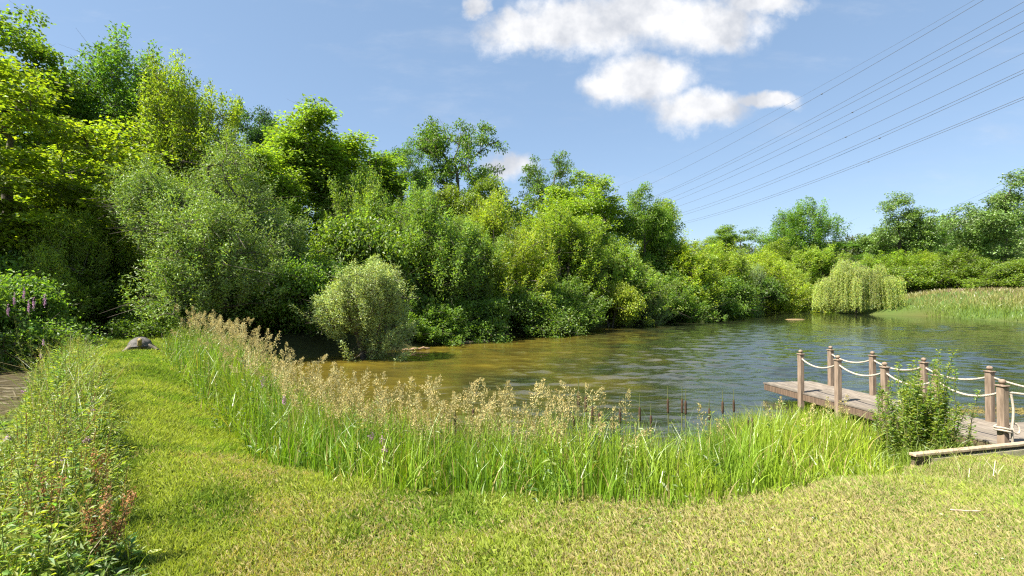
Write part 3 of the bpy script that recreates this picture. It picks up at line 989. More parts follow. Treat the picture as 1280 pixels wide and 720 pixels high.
# weeping willow -----------------------------------------------------------
def weeping():
    r = np.random.default_rng(101)
    H, Wd = 8.2, 9.8
    limbs = []
    for k in range(46):
        a = r.uniform(0, 6.28)
        q = r.uniform(.12, 1.0) ** .6
        rad = q * Wd / 2 * .93
        z = H * (1 - .42 * q ** 2.2) * r.uniform(.74, 1.0)
        limbs.append((rad * math.cos(a), rad * math.sin(a), z))
    P = np.array(limbs)
    a, b_, r0, r1 = skeleton(P, r, H, H * .55, .022)
    v, f = tubes(a, b_, r0, r1, 6)
    G = Geo()
    G.add(v, f)
    LP, LD, LT = [], [], []
    for c in P:
        sh = 1 + r.normal(0, .16)
        ns = r.integers(20, 28)
        for s in range(ns):
            o = c + np.array([*r.normal(0, .40, 2), r.normal(.0, .18)])
            ln = max(.6, (o[2] - r.uniform(.1, .9)) * r.uniform(.75, 1.0))
            m_ = int(ln / .055)
            tt = np.linspace(0, 1, m_)
            outw = np.array([c[0], c[1]]) / (np.hypot(c[0], c[1]) + 1e-6)
            bulge = .45 * np.sqrt(tt)
            pts = np.stack([o[0] + outw[0] * bulge + .04 * np.sin(tt * 6 + s), o[1] + outw[1] * bulge, o[2] + .15 * np.sin(tt * 3.14) - ln * tt], 1)
            pts += r.normal(0, .05, pts.shape)
            LP.append(pts)
            LD.append(np.stack([r.normal(0, .6, m_), r.normal(0, .6, m_), -np.ones(m_)], 1))
            LT.append(hue_var((0.42, 0.49, 0.11), m_, r, .18, .2) * sh)
            v, f = tubes(pts[:-6:5], pts[5::5][:len(pts[:-6:5])], .008, .006, 3)
            G.add(v, f)
    LP, LD, LT = np.concatenate(LP), np.concatenate(LD), np.concatenate(LT)
    n = len(LP)
    v, f, T4 = leaves(LP, LD, r.normal(size=(n, 3)), r.uniform(.16, .28, n), .065, LT)
    o = thing('weeping_willow', 'pale weeping willow with hanging curtains of leaves standing at the water edge', 'tree', (50.4, 75, -.75))
    link('trunk', G.mesh('weeping_trunk', M_BARK), o)
    link('crown', mesh_np('weeping_crown', v, f, M_LEAF, T4), o)


weeping()


# woodland mass that fills the gaps behind the named trees -------------------
def wood_mass(name, n, sampler, size, color, seed):
    r = np.random.default_rng(seed)
    P, T = sampler(n, r)
    m_ = len(P)
    D = r.normal(size=(m_, 3)) + np.array([0, 0, -.3])
    Nn = r.normal(0, .6, (m_, 3)) + np.array([0, 0, .9])
    s = r.uniform(.6, 1.3, m_) * size
    v, f, T4 = leaves(P, D, Nn, s, s * .62, T)
    o = link(name, mesh_np(name, v, f, M_LEAF, T4))
    return tag(o, kind='stuff')


def belt(n, r):
    k = 420
    uu = r.uniform(-1.35, .36, k)
    d = r.uniform(42, 66, k) + np.maximum(0, uu) * 40
    top = np.interp(uu * 640 + 640, [-300, 0, 140, 240, 330, 400, 480, 560, 640, 740, 800, 850, 875],
                    [90, 110, 120, 140, 185, 195, 225, 245, 250, 250, 275, 295, 320])
    x = uu * d
    zg = ground(x, d)
    zt = CAMZ + (HY - top) / FPX * d
    zc = zg + (zt - zg) * r.uniform(.08, .93, k)
    ci = r.integers(0, k, n)
    off = unit(r.normal(size=(n, 3))) * r.uniform(.3, 1, (n, 1)) ** .5 * np.array([1.7, 1.7, 1.3])
    C = np.stack([x, d, zc], 1)
    T = hue_var((.18, .26, .035), n, r, .22, .14) * (1 + r.normal(0, .2, (k, 1)))[ci]
    return C[ci] + off, np.clip(T, .004, .5)


tag(wood_mass('woodland', 80000, belt, .34, GREEN, 201), 'dense shaded wood filling the space behind the left shore trees', 'woodland')


def hillwood(n, r):
    k = 900
    x = r.uniform(60, 300, k)
    y = r.uniform(120, 250, k)
    zg = ground(x, y)
    k_ = zg > 3.0
    x, y, zg = x[k_], y[k_], zg[k_]
    k = len(x)
    ci = r.integers(0, k, n)
    hgt = r.uniform(5, 9, k)
    off = unit(r.normal(size=(n, 3)) + np.array([0, -.1, .3])) * r.uniform(.75, 1, (n, 1)) * np.array([3.4, 3.4, 3.6])
    C = np.stack([x, y, zg + hgt * .5], 1)
    T = hue_var((.062, .085, .018), n, r, .2, .15) * (1 + r.normal(0, .22, (k, 1)))[ci]
    return C[ci] + off, np.clip(T, .004, .5)


tag(wood_mass('hillside_woodland', 60000, hillwood, .85, GREEN, 202), 'wooded hillside rising behind the far right hedge', 'woodland')


def farhedge(n, r):
    k = 160
    uu = r.uniform(.36, 1.5, k)
    d = r.uniform(98, 150, k)
    x = uu * d
    k_ = sdf(POND, x, d) > 4
    x, d = x[k_], d[k_]
    k = len(x)
    zg = ground(x, d)
    zc = zg + r.uniform(.3, 2.6, k)
    ci = r.integers(0, k, n)
    off = unit(r.normal(size=(n, 3))) * r.uniform(.6, 1, (n, 1)) * np.array([2.6, 2.6, 2.0])
    C = np.stack([x, d, zc], 1)
    T = hue_var(GREEN, n, r, .2, .2) * (1 + r.normal(0, .25, (k, 1)))[ci]
    return C[ci] + off, np.clip(T, .004, .5)


tag(wood_mass('scrub', 15000, farhedge, .55, GREEN, 203), 'low scrub filling the ground between the far trees', 'scrub')

# ------------------------------------------------------------------ jetty
DECK_Z = -0.56
A_F, A_N = np.array([6.56, 13.45]), np.array([7.52, 7.35])       # front edge, far and near
axis_v = unit(A_N - A_F)
side_v = np.array([-axis_v[1], axis_v[0]])
if side_v[0] < 0:
    side_v = -side_v
LEN, WID = float(np.linalg.norm(A_N - A_F)), 1.42
ang = math.atan2(axis_v[1], axis_v[0])


def jp(s, w, z=DECK_Z):
    q = A_F + axis_v * s + side_v * w
    return np.array([q[0], q[1], z])


jetty = thing('jetty', 'weathered wooden jetty with rope-linked posts reaching into the pond', 'jetty', (0, 0, 0))
G = Geo()
nb = 11
r = np.random.default_rng(31)
bw = WID / nb
for k in range(nb):
    c = jp(LEN / 2 + r.uniform(-.015, .015), bw * (k + .5), DECK_Z - .018)
    sh = r.uniform(.78, 1.15)
    gbox(G, c[0], c[1], c[2], LEN, bw - .009, .034, bev=.004, rz=ang, T=(sh, sh, sh * r.uniform(.94, 1.02)))
for k in range(nb, nb + 14):                                       # the landing widens to the right of the frame
    c = jp(LEN - .80 + r.uniform(-.01, .01), bw * (k + .5), DECK_Z - .018)
    sh = r.uniform(.78, 1.15)
    gbox(G, c[0], c[1], c[2], 1.6, bw - .009, .034, bev=.004, rz=ang, T=(sh, sh, sh))
link('deck', G.mesh('jetty_deck', M_DECK), jetty)
for w in (.035, WID - .035):
    G = Geo()
    c = jp(LEN / 2, w, DECK_Z - .115)
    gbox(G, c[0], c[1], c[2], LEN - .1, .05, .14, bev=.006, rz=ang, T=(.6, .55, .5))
    link('side_beam', G.mesh('jetty_beam', M_TIMBER), jetty)
for s in np.arange(.15, LEN, .85):
    G = Geo()
    c = jp(s, WID / 2, DECK_Z - .10)
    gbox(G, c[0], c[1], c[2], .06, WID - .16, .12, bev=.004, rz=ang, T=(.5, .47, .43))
    link('joist', G.mesh('jetty_joist', M_TIMBER), jetty)


def post(s, w, top_px=None, low=-1.25, h=1.0):
    q = jp(s, w)
    g = Geo()
    sh = r.uniform(.85, 1.12)
    top = DECK_Z + h - .115
    gbox(g, q[0], q[1], (top + low) / 2, .105, .105, top - low, bev=.008, rz=ang, T=(sh, sh, sh))
    po = link('post', g.mesh('post', M_TIMBER), jetty)
    g = Geo()
    gbox(g, q[0], q[1], top + .013, .135, .135, .026, bev=.007, rz=ang, T=(sh * .9,) * 3)
    # turned ball on a neck
    prof = [(.030, .026), (.026, .036), (.022, .042), (.040, .052), (.047, .068), (.048, .080), (.040, .098), (.024, .110), (.004, .115)]
    a = np.arange(12) / 12 * 2 * np.pi
    V = np.concatenate([np.stack([q[0] + rr * np.cos(a), q[1] + rr * np.sin(a), np.full(12, top + zz)], 1) for rr, zz in prof])
    i = np.arange(12)
    j = (i + 1) % 12
    F = np.concatenate([np.stack([i, j, j + 12, i + 12], 1) + k * 12 for k in range(len(prof) - 1)])
    g.add(V, F, (sh * .95,) * 3)
    link('finial', g.mesh('finial', M_TIMBER, True), po)
    return np.array([q[0], q[1], DECK_Z + h - .19])


def s_at_y(y):
    return (y - A_F[1]) / axis_v[1]


front = [post(s_at_y(y), .0, low=-1.5) for y in (12.05, 10.95, 9.82, 8.82, 7.80)]
back = [post(s_at_y(y), WID - .02, low=-1.5) for y in (12.75, 11.52, 10.30, 9.06)]
back.append(post(s_at_y(7.55) , WID + 1.25, low=-1.3))
front.append(post(s_at_y(6.95), WID + .55, low=-1.1))


def rope(a, b_, sag):
    tt = np.linspace(0, 1, 34)
    d = b_ - a
    pts = a[None] + d[None] * tt[:, None]
    pts[:, 2] -= sag * 4 * tt * (1 - tt)
    # three twisted strands
    g = Geo()
    ln = np.linalg.norm(d)
    dh = unit(np.array([d[0], d[1], 0]))
    nrm = np.array([-dh[1], dh[0], 0])
    t2 = np.linspace(0, 1, int(ln * 90))
    c = a[None] + d[None] * t2[:, None]
    c[:, 2] -= sag * 4 * t2 * (1 - t2)
    for k in range(3):
        ph = t2 * ln / .075 * 2 * np.pi + k * 2.094
        q = c + nrm[None] * (np.cos(ph) * .0085)[:, None] + np.array([0, 0, 1])[None] * (np.sin(ph) * .0085)[:, None]
        V, Fs = polytube(q, .0115, 6, cap=False)
        g.add(V, Fs[0])
    link('rope', g.mesh('rope', M_ROPE, True), jetty)


for a_, b_ in zip(front[:-2], front[1:-1]):
    rope(a_, b_, .15)
for a_, b_ in zip(back[:-2], back[1:-1]):
    rope(a_, b_, .14)
rope(back[3], back[4], .2)
rope(front[4], front[5], .07)
# loose rope end knotted round the near post, tail hanging to the deck
g = Geo()
c = front[4]
tt = np.linspace(0, 1, 60)
tail = np.stack([c[0] + .085 + .02 * np.sin(tt * 7), c[1] - .06 + .015 * np.cos(tt * 5), c[2] - .02 - tt * .88], 1)
V, Fs = polytube(tail, .017, 7, cap=False)
g.add(V, Fs[0])
aa = np.linspace(0, 2.15 * 2 * np.pi, 90)
loop = np.stack([c[0] + .095 * np.cos(aa), c[1] + .095 * np.sin(aa), c[2] - .52 - .012 * aa / 2 + .01 * np.sin(aa * 2)], 1)
V, Fs = polytube(loop, .016, 7, cap=False)
g.add(V, Fs[0])
aa = np.linspace(0, 2 * np.pi, 40)
bow = np.stack([c[0] + .12 + .05 * np.cos(aa), c[1] - .08 + .02 * np.sin(aa), c[2] - .54 + .07 * np.sin(aa)], 1)
V, Fs = polytube(bow, .014, 7, cap=False)
g.add(V, Fs[0])
link('rope', g.mesh('rope_tail', M_ROPE, True), jetty)

# timber edging in front of the jetty ------------------------------------------
edge = thing('timber_edging', 'weathered timber edging board with pale face below it, before the jetty', 'edging', (5.25, 6.78, -.385), math.atan2(.55, 2.15))
g = Geo()
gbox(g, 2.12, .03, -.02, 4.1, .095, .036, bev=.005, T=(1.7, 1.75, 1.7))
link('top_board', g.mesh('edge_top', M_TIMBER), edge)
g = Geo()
gbox(g, 2.12, .066, -.15, 4.0, .05, .22, bev=.004, T=(.5, .5, .45))  # recessed board, tint darkened to paint the shadow gap under the top board
link('shadow_gap_board', g.mesh('edge_shadow_gap', M_TIMBER), edge)
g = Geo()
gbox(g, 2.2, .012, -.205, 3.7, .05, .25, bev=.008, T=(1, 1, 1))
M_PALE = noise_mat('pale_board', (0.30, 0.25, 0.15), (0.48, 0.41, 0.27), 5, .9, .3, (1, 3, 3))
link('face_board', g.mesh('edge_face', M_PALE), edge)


# ------------------------------------------------------------------ tortoise statue
def ellip(g, c, rad, T=(1, 1, 1), nu=20, nv=12, fn=None, rot=None):
    a = np.linspace(0, 2 * np.pi, nu, endpoint=False)
    b_ = np.linspace(-np.pi / 2, np.pi / 2, nv)
    A, Bv = np.meshgrid(a, b_)
    V = np.stack([np.cos(A) * np.cos(Bv), np.sin(A) * np.cos(Bv), np.sin(Bv)], -1).reshape(-1, 3)
    V = V * np.array(rad)
    if fn is not None:
        V = fn(V)
    if rot is not None:
        V = V @ np.array(rot.to_3x3()).T
    V = V + np.array(c)
    i = np.arange(nu)
    j = (i + 1) % nu
    F = np.concatenate([np.stack([i, j, j + nu, i + nu], 1) + k * nu for k in range(nv - 1)])
    g.add(V, F, T)


tort = thing('tortoise_statue', 'grey stone tortoise statue with raised yellowish head on the mown path', 'statue', (-11.45, 15.8, gz(-11.45, 15.8)), R(33))
tort.scale = (.72, .72, .80)
g = Geo()


def scutes(V):
    n = V / np.array([.40, .50, .33])
    th = np.arctan2(n[:, 1], n[:, 0])
    ph = np.arccos(np.clip(n[:, 2], -1, 1))
    ridge = 1 + .055 * np.abs(np.sin(th * 3.5)) * np.clip(ph * 2, 0, 1) + .045 * np.abs(np.sin(ph * 4.2))
    W = V * ridge[:, None]
    W[:, 2] = np.where(W[:, 2] < 0, W[:, 2] * .12, W[:, 2])
    flare = 1 + .10 * np.clip(1 - np.abs(W[:, 2]) / .07, 0, 1)
    W[:, :2] *= flare[:, None]
    return W


ellip(g, (0, 0, .215), (.40, .50, .31), (.85, .85, .88), 42, 26, scutes)
link('shell', g.mesh('tortoise_shell', M_STONE, True), tort)
g = Geo()
ellip(g, (0, -.02, .16), (.36, .46, .10), (1.3, 1.1, .75), 24, 10)
link('body', g.mesh('tortoise_body', M_STONE, True), tort)
for sx, sy, ang_, ln in ((-1, -1, -.5, 1.0), (1, -1, 1.05, 1.15), (-1, 1, 3.6, .8), (1, 1, 2.5, .8)):
    p0 = np.array([.24 * sx, .30 * sy, .20])
    d = np.array([.25 * sx * (1.25 if (sx > 0 and sy < 0) else 1), .16 * sy * (.35 if (sx > 0 and sy < 0) else 1), 0])
    p1 = p0 + d * .55 + np.array([0, 0, -.06])
    p2 = p0 + d * 1.05 + np.array([0, 0, -.155])
    p3 = p0 + d * 1.35 + np.array([.01 * sx, -.05, -.165])
    V, Fs = polytube([p0, p0 * .5 + p1 * .5 + np.array([0, 0, .01]), p1, p2, p3], [.12, .115, .10, .09, .06], 12)
    g = Geo()
    base = g.n
    g.add(V, Fs[0], (1.7, 1.55, 1.25))
    for f in Fs[1:]:
        g.F.setdefault(f.shape[1], []).append(f.astype(np.int64))
    link('leg', g.mesh('tortoise_leg', M_STONE, True), tort)
g = Geo()
V, Fs = polytube([(0, -.38, .22), (0, -.52, .29), (0, -.61, .38), (.01, -.65, .44)], [.10, .09, .08, .07], 12, False)
g.add(V, Fs[0], (2.4, 2.0, 1.0))
ellip(g, (.01, -.69, .455), (.09, .13, .085), (3.0, 2.4, .9), 16, 10)
ellip(g, (-.065, -.745, .48), (.016, .016, .016), (.15, .13, .1), 8, 6)
ellip(g, (.085, -.745, .48), (.016, .016, .016), (.15, .13, .1), 8, 6)
link('head', g.mesh('tortoise_head', M_STONE, True), tort)

# ------------------------------------------------------------------ overhead cables
CAB = [(800, 221, 1217, 0), (808, 232, 1229, 0), (825, 242, 1280, 2), (825, 244, 1280, 13), (832, 250, 1280, 28), (838, 253, 1280, 38),
       (850, 257, 1280, 66), (862, 263, 1280, 87), (866, 265, 1280, 91), (872, 273, 1280, 121), (873, 275, 1280, 124)]
GC = 'overhead power cables crossing the sky'
names = {0: 'faint thin power cable, highest of the cables crossing the sky', 1: 'dark power cable just below the topmost faint one',
         9: 'upper strand of the lowest twin power cable pair', 10: 'lowest of the power cables crossing the sky'}
for k, (x0, y0, x1, y1) in enumerate(CAB):
    d0, d1 = 165.0, 62.0
    P0 = np.array([(x0 - 640) / FPX * d0, d0, CAMZ + (HY - y0) / FPX * d0])
    P1 = np.array([(x1 - 640) / FPX * d1, d1, CAMZ + (HY - y1) / FPX * d1])
    tt = np.linspace(-.35, 1.5, 60)
    pts = P0[None] + (P1 - P0)[None] * tt[:, None]
    pts[:, 2] -= 1.1 * 4 * tt * (1 - tt)
    rad = .017 if k == 0 else .029
    me_g = Geo()
    V, Fs = polytube(pts, rad, 6, False)
    me_g.add(V, Fs[0])
    o = link('power_cable', me_g.mesh('power_cable', M_CABLE, True))
    lab = names.get(k, 'dark power cable in the middle of the bundle crossing the upper right sky')
    tag(o, lab, 'power cable', GC)
    if k in (1, 4, 6, 8, 10):
        s = Geo()
        j = 34 + (k % 3)
        ellip(s, pts[j], (.16, .16, .10), (1, 1, 1), 10, 8)
        link('spacer', s.mesh('spacer', M_CABLE, True), o)
for k, (x0, y0, x1, y1) in enumerate([(1100, 292, 1280, 217), (1110, 298, 1280, 226), (1120, 306, 1280, 244)]):
    d0, d1 = 260.0, 150.0
    P0 = np.array([(x0 - 640) / FPX * d0, d0, CAMZ + (HY - y0) / FPX * d0])
    P1 = np.array([(x1 - 640) / FPX * d1, d1, CAMZ + (HY - y1) / FPX * d1])
    tt = np.linspace(-.1, 1.6, 40)
    pts = P0[None] + (P1 - P0)[None] * tt[:, None]
    pts[:, 2] -= 1.5 * 4 * tt * (1 - tt)
    me_g = Geo()
    V, Fs = polytube(pts, .022, 5, False)
    me_g.add(V, Fs[0])
    tag(link('power_cable', me_g.mesh('power_cable', M_CABLE, True)),
        'very faint distant cable behind the two far poplars', 'power cable', 'faint distant cables at the right')

# ------------------------------------------------------------------ lawn
EDGE_R = np.array([(200, 440), (260, 485), (330, 545), (352, 575), (400, 590), (540, 625), (640, 632), (760, 638), (900, 632), (1000, 617), (1100, 602), (1145, 578)], float)
ER = np.array([(-14.5, 21), (-10.7, 15.5), (-5.6, 9.46), (-3.1, 6.3), (-2.4, 5.35), (-1.86, 4.95), (-.67, 4.35), (0, 4.2), (.76, 4.1), (1.69, 4.2), (2.65, 4.75), (3.9, 5.5), (5.05, 6.45), (7.5, 6.9), (14, 6.2)])
EL = np.array([(-1.6, 1.0), (-2.1, 3.0), (-2.85, 3.9), (-4.3, 5.7), (-6.4, 8.4), (-11.4, 14.3), (-15.5, 19.5)])     # left edge of the mown path


def lawn_mask(x, y):
    """True on mown grass: right of the left verge, before the reed edge"""
    xr_y = np.interp(x, ER[:, 0], ER[:, 1])                        # reed edge as y(x)
    xl = np.interp(y, EL[:, 1], EL[:, 0])
    wob = .16 * (fbm(x, y, 1.6, 3, 77) - .5)
    return (y < xr_y + wob * 1.5 + .45) & (x > xl + wob * 1.2 - .55)


def lawn_tint(x, y, r):
    n = len(x)
    a = fbm(x, y, .55, 4, 5)
    dry = sstep(.46, .70, fbm(x, y, .75, 4, 40) + .20 * sstep(-.2, 2.8, x) * (1 - sstep(5, 7, y)) - .10 * sstep(7, 10, y) - .06 * sstep(-1.5, -4, x) + .10 * (1 - sstep(3.0, 4.4, y)))
    gcol = np.array([.265, .365, .055]) * (0.62 + .76 * a)[:, None]
    ycol = np.array([.46, .49, .11])
    m_ = sstep(.35, .65, fbm(x, y, 1.3, 3, 60))
    c = gcol * (1 - m_ * .7)[:, None] + ycol * (m_ * .7)[:, None]
    tan = np.array([.53, .46, .23])
    pick = (r.random(n) < dry * .62 + .03)
    c = np.where(pick[:, None], tan * r.uniform(.75, 1.15, (n, 1)), c * r.uniform(.72, 1.28, (n, 1)))
    return np.clip(c, .01, .6), dry


def scatter_lawn(n, d0, d1, expo, r):
    d = (r.random(n) * (d1 ** expo - d0 ** expo) + d0 ** expo) ** (1 / expo)
    uu = np.where(r.random(n) < .88, r.uniform(-1.2, 1.2, n), r.uniform(1.2, 2.4, n))
    x, y = uu * d, d
    k = lawn_mask(x, y)
    return x[k], y[k]


r = np.random.default_rng(301)
x, y = scatter_lawn(1150000, 2.3, 21, .30, r)
n = len(x)
z = ground(x, y)
c, dry = lawn_tint(x, y, r)
tuft = fbm(x, y, 3.0, 3, 90)
h = r.uniform(.035, .09, n) * (.65 + .9 * tuft) * (1 - .35 * dry) * (1 + .05 * y)
az = r.uniform(0, 6.283, n)
lean = r.uniform(.12, .95, n)
w = r.uniform(.0017, .0034, n) * (1 + .14 * y)
dirv = np.stack([np.cos(az), np.sin(az)], 1)
sv = np.stack([-dirv[:, 1], dirv[:, 0]], 1)
b0 = np.stack([x, y, z - .004], 1)
v0 = b0.copy(); v0[:, :2] -= sv * w[:, None] * .5
v1 = b0.copy(); v1[:, :2] += sv * w[:, None] * .5
mid = b0.copy(); mid[:, :2] += dirv * (h * np.sin(lean) * .4)[:, None]; mid[:, 2] += h * .62 * np.cos(lean * .6)
tip = b0.copy(); tip[:, :2] += dirv * (h * np.sin(lean))[:, None]; tip[:, 2] += h * np.cos(lean)
ma = mid.copy(); ma[:, :2] += sv * w[:, None] * .42
mb = mid.copy(); mb[:, :2] -= sv * w[:, None] * .42
V = np.stack([v0, v1, ma, tip, mb], 1).reshape(-1, 3)
F = np.arange(5 * n).reshape(n, 5)
o = link('grass', mesh_np('lawn_grass', V, F, M_GRASS, np.repeat(c, 5, 0)))
tag(o, 'mown grass with dry patches covering the bank and the path', 'grass', kind='stuff')

# clover and small flat lawn weeds
x, y = scatter_lawn(120000, 2.3, 14, .5, r)
k = r.random(len(x)) < sstep(.47, .66, fbm(x, y, 1.1, 3, 130))
x, y = x[k], y[k]
n = len(x)
z = ground(x, y) + r.uniform(.008, .035, n)
P = np.stack([x, y, z], 1)
D = np.stack([r.normal(size=n), r.normal(size=n), r.normal(0, .25, n)], 1)
Nn = np.array([0, 0, 1.0]) + r.normal(0, .35, (n, 3))
T = hue_var((.14, .22, .04), n, r, .2, .2)
v, f, T4 = leaves(P, D, Nn, r.uniform(.012, .026, n) * (1 + .06 * y), r.uniform(.009, .017, n) * (1 + .06 * y), T)
tag(link('clover', mesh_np('clover', v, f, M_GRASS, T4)), 'flat clover leaves scattered through the mown grass', 'clover', kind='stuff')

# ------------------------------------------------------------------ reed bed and right-hand verge of the path
TOPX = np.array([150, 195, 212, 240, 280, 310, 340, 370, 400, 450, 500, 600, 700, 745, 790, 840, 880, 920, 960, 1000, 1040, 1080, 1110, 1150, 1200])
TOPY = np.array([430, 428, 402, 398, 410, 424, 446, 468, 482, 492, 502, 505, 506, 508, 522, 532, 522, 510, 503, 499, 505, 518, 540, 558, 560])


def reed_zone(n, r, dmin=3.9, dmax=22):
    d = (r.random(n) * (dmax ** .8 - dmin ** .8) + dmin ** .8) ** (1 / .8)
    uu = r.uniform(-.78, .98, n)
    x, y = uu * d, d
    dp = sdf(POND, x, y)
    edge = np.interp(x, ER[:, 0], ER[:, 1])
    wob = .7 * (fbm(x, y, 1.4, 3, 177) - .5) - .12
    k = (y > edge + wob) & (dp > -(0.45 + 1.3 * sstep(1.2, 5, x))) & (dp < 5) & (x > -13.5) & (y < 19) & ~((x > 4.9) & (y < 7.6))
    # keep clear of the jetty deck
    q = (np.stack([x, y], 1) - A_F) @ side_v
    s = (np.stack([x, y], 1) - A_F) @ axis_v
    k &= ~((q > -.06) & (s > -.1))
    return x[k], y[k]


def reed_h(x, y, z, r, slack=1.0):
    px = 640 + FPX * x / y
    lim = CAMZ - (np.interp(px, TOPX, TOPY) - HY) / FPX * y
    h = np.clip((lim - z), .15, 1.75)
    return h


r = np.random.default_rng(401)
x, y = reed_zone(62000, r)
k = r.random(len(x)) < np.interp(640 + FPX * x / y, [190, 260, 340], [.35, .5, 1])
x, y = x[k], y[k]
n = len(x)
z = np.maximum(ground(x, y), WATER_Z - .3)
edge = np.interp(x, ER[:, 0], ER[:, 1])
grow = .20 + .80 * sstep(-.35, 1.0 , y - edge + .7 * (fbm(x, y, 2.2, 3, 199) - .5))                         # shorter at the mown edge
h = np.minimum(reed_h(x, y, z, r), 1.55) * grow * r.uniform(.6, 1.03, n)
px = 640 + FPX * x / y
a = fbm(x, y, .8, 3, 210)
gcol = np.array([.120, .235, .020])
ycol = np.array([.235, .33, .026])
m_ = np.clip(sstep(.4, .65, a) * .7 + .5 * sstep(820, 1000, px) + .35 * (1 - grow), 0, 1)[:, None]
c = (gcol * (1 - m_) + ycol * m_) * r.uniform(.65, 1.35, (n, 1))
drym = r.random(n) < .09
c = np.where(drym[:, None], np.array([.36, .30, .13]) * r.uniform(.7, 1.2, (n, 1)), c)
lean = r.normal(0, .10, n)
bend = np.abs(r.normal(0, .30, n)) * (1 + 1.1 * (1 - grow))
v, f, T4 = blades(np.stack([x, y, z - .02], 1), h, r.uniform(.007, .017, n) * (1 + .05 * y), lean, bend, np.clip(c, .01, .6), 4, np.clip(c * np.array([1.25, 1.15, .9]), .01, .6))
tag(link('reeds', mesh_np('reeds', v, f, M_GRASS, T4)), 'tall bright green reeds between the mown bank and the pond', 'reeds', kind='stuff')

# tan flowering grass plumes standing over the reeds
x, y = reed_zone(9000, r)
px = 640 + FPX * x / y
edge = np.interp(x, ER[:, 0], ER[:, 1])
pr = np.interp(px, [215, 270, 320, 380, 430, 690, 735, 780, 900, 1000], [.12, .30, .55, .8, .75, .70, .12, .03, .02, .01])
k = (r.random(len(x)) < pr * 1.0) & (y - edge > .7)
x, y = x[k], y[k]
n = len(x)
z = np.maximum(ground(x, y), WATER_Z - .3)
px = 640 + FPX * x / y
lim = CAMZ - (np.interp(px, TOPX, TOPY - 30) - HY) / FPX * y
h = np.clip(lim - z, .3, 1.9) * r.uniform(.62, 1.0, n)
G = Geo()
v, f, T4 = blades(np.stack([x, y, z], 1), h, np.full(n, .006) * (1 + .05 * y), r.normal(0, .13, n), np.abs(r.normal(0, .25, n)), np.tile(np.array([.30, .29, .10]), (n, 1)), 4)
G.add(v, f, T4)
tipi = v.reshape(n, 10, 3)
tp = (tipi[:, 8] + tipi[:, 9]) / 2
dn = unit(tp - (tipi[:, 6] + tipi[:, 7]) / 2)
per = 90
ci = np.repeat(np.arange(n), per)
tt = r.uniform(-.22, 1, (n * per, 1))
pl = r.uniform(.14, .27, n)[ci][:, None]
side = r.normal(0, 1, (n * per, 3)) * .023 * np.clip(1.05 - np.clip(tt, 0, 1), .12, 1) * (1 + .05 * y[ci])[:, None]
P = tp[ci] + dn[ci] * (tt - .75) * pl + side
D = dn[ci] + unit(side + 1e-6) * .8 + r.normal(0, .3, (n * per, 3))
T = hue_var((.46, .39, .165), n * per, r, .2, .12) * r.uniform(.8, 1.2, n)[ci][:, None]
v, f, T4 = leaves(P, D, r.normal(size=(n * per, 3)), .022 * (1 + .05 * y[ci]), .007 * (1 + .09 * y[ci]), T)
G.add(v, f, T4)
tag(link('grass_plumes', G.mesh('grass_plumes', M_DRY)), 'tan feathery seed plumes standing above the reeds', 'grass plumes', kind='stuff')


def herbs(x, y, z, h, per_m, lw, color, r, stemc=(.20, .23, .06), yellow=.25, spread=.55):
    """leafy weed stalks"""
    n = len(x)
    G = Geo()
    P0 = np.stack([x, y, z], 1)
    az = r.uniform(0, 6.28, n)
    tl = np.abs(r.normal(0, .26, n))
    ax = np.stack([np.cos(az) * np.sin(tl), np.sin(az) * np.sin(tl), np.cos(tl)], 1)
    v, f = tubes(P0, P0 + ax * h[:, None], .005, .002, 4)
    G.add(v, f, stemc)
    cnt = np.maximum(5, (h * per_m).astype(int))
    ci = np.repeat(np.arange(n), cnt)
    m_ = len(ci)
    tt = r.uniform(.12, 1.03, m_)
    sz = (1.15 - .65 * tt) * lw[ci] * r.uniform(.7, 1.25, m_)
    phi = r.uniform(0, 6.28, m_)
    o_ = np.stack([np.cos(phi), np.sin(phi), r.normal(.25, .35, m_)], 1)
    br = r.uniform(0, .5, m_)[:, None] * sz[:, None]
    P = P0[ci] + ax[ci] * (h[ci] * tt)[:, None] + o_ * br
    D = o_
    Nn = np.array([0, 0, 1.0]) + r.normal(0, .35, (m_, 3))
    cl = r.normal(0, .15, n)
    T = np.clip(hue_var(color, m_, r, .2, yellow) * (1 + cl[ci])[:, None], .01, .5)
    v, f, T4 = leaves(P, D, Nn, sz, sz * .32, T)
    G.add(v, f, T4)
    return G


# leafy weeds along the right side of the path and among the reeds
r = np.random.default_rng(431)
x, y = reed_zone(7000, r)
px = 640 + FPX * x / y
edge = np.interp(x, ER[:, 0], ER[:, 1])
pr = np.interp(px, [190, 230, 330, 420, 520, 740, 800, 900, 1000], [1.5, 1.5, .8, .22, .14, .2, .45, .3, .1])
k = r.random(len(x)) < pr * .62
x, y = x[k], y[k]
z = ground(x, y)
edge = np.interp(x, ER[:, 0], ER[:, 1])
h = np.minimum(reed_h(x, y, z, r), 1.5) * (.25 + .75 * sstep(0, .9, y - edge)) * r.uniform(.55, 1.02, len(x))
G = herbs(x, y, z, h, 46, r.uniform(.06, .12, len(x)), (.17, .235, .035), r)
tag(link('verge_weeds', G.mesh('verge_weeds', M_LEAF)), 'leafy green weeds growing along the pond side of the path', 'weeds', kind='stuff')

# ------------------------------------------------------------------ left verge
LTX = np.array([-400, -100, 0, 25, 42, 62, 90, 115, 132, 150, 165, 185, 205])
LTY = np.array([590, 565, 548, 520, 462, 420, 412, 422, 455, 505, 560, 630, 690])


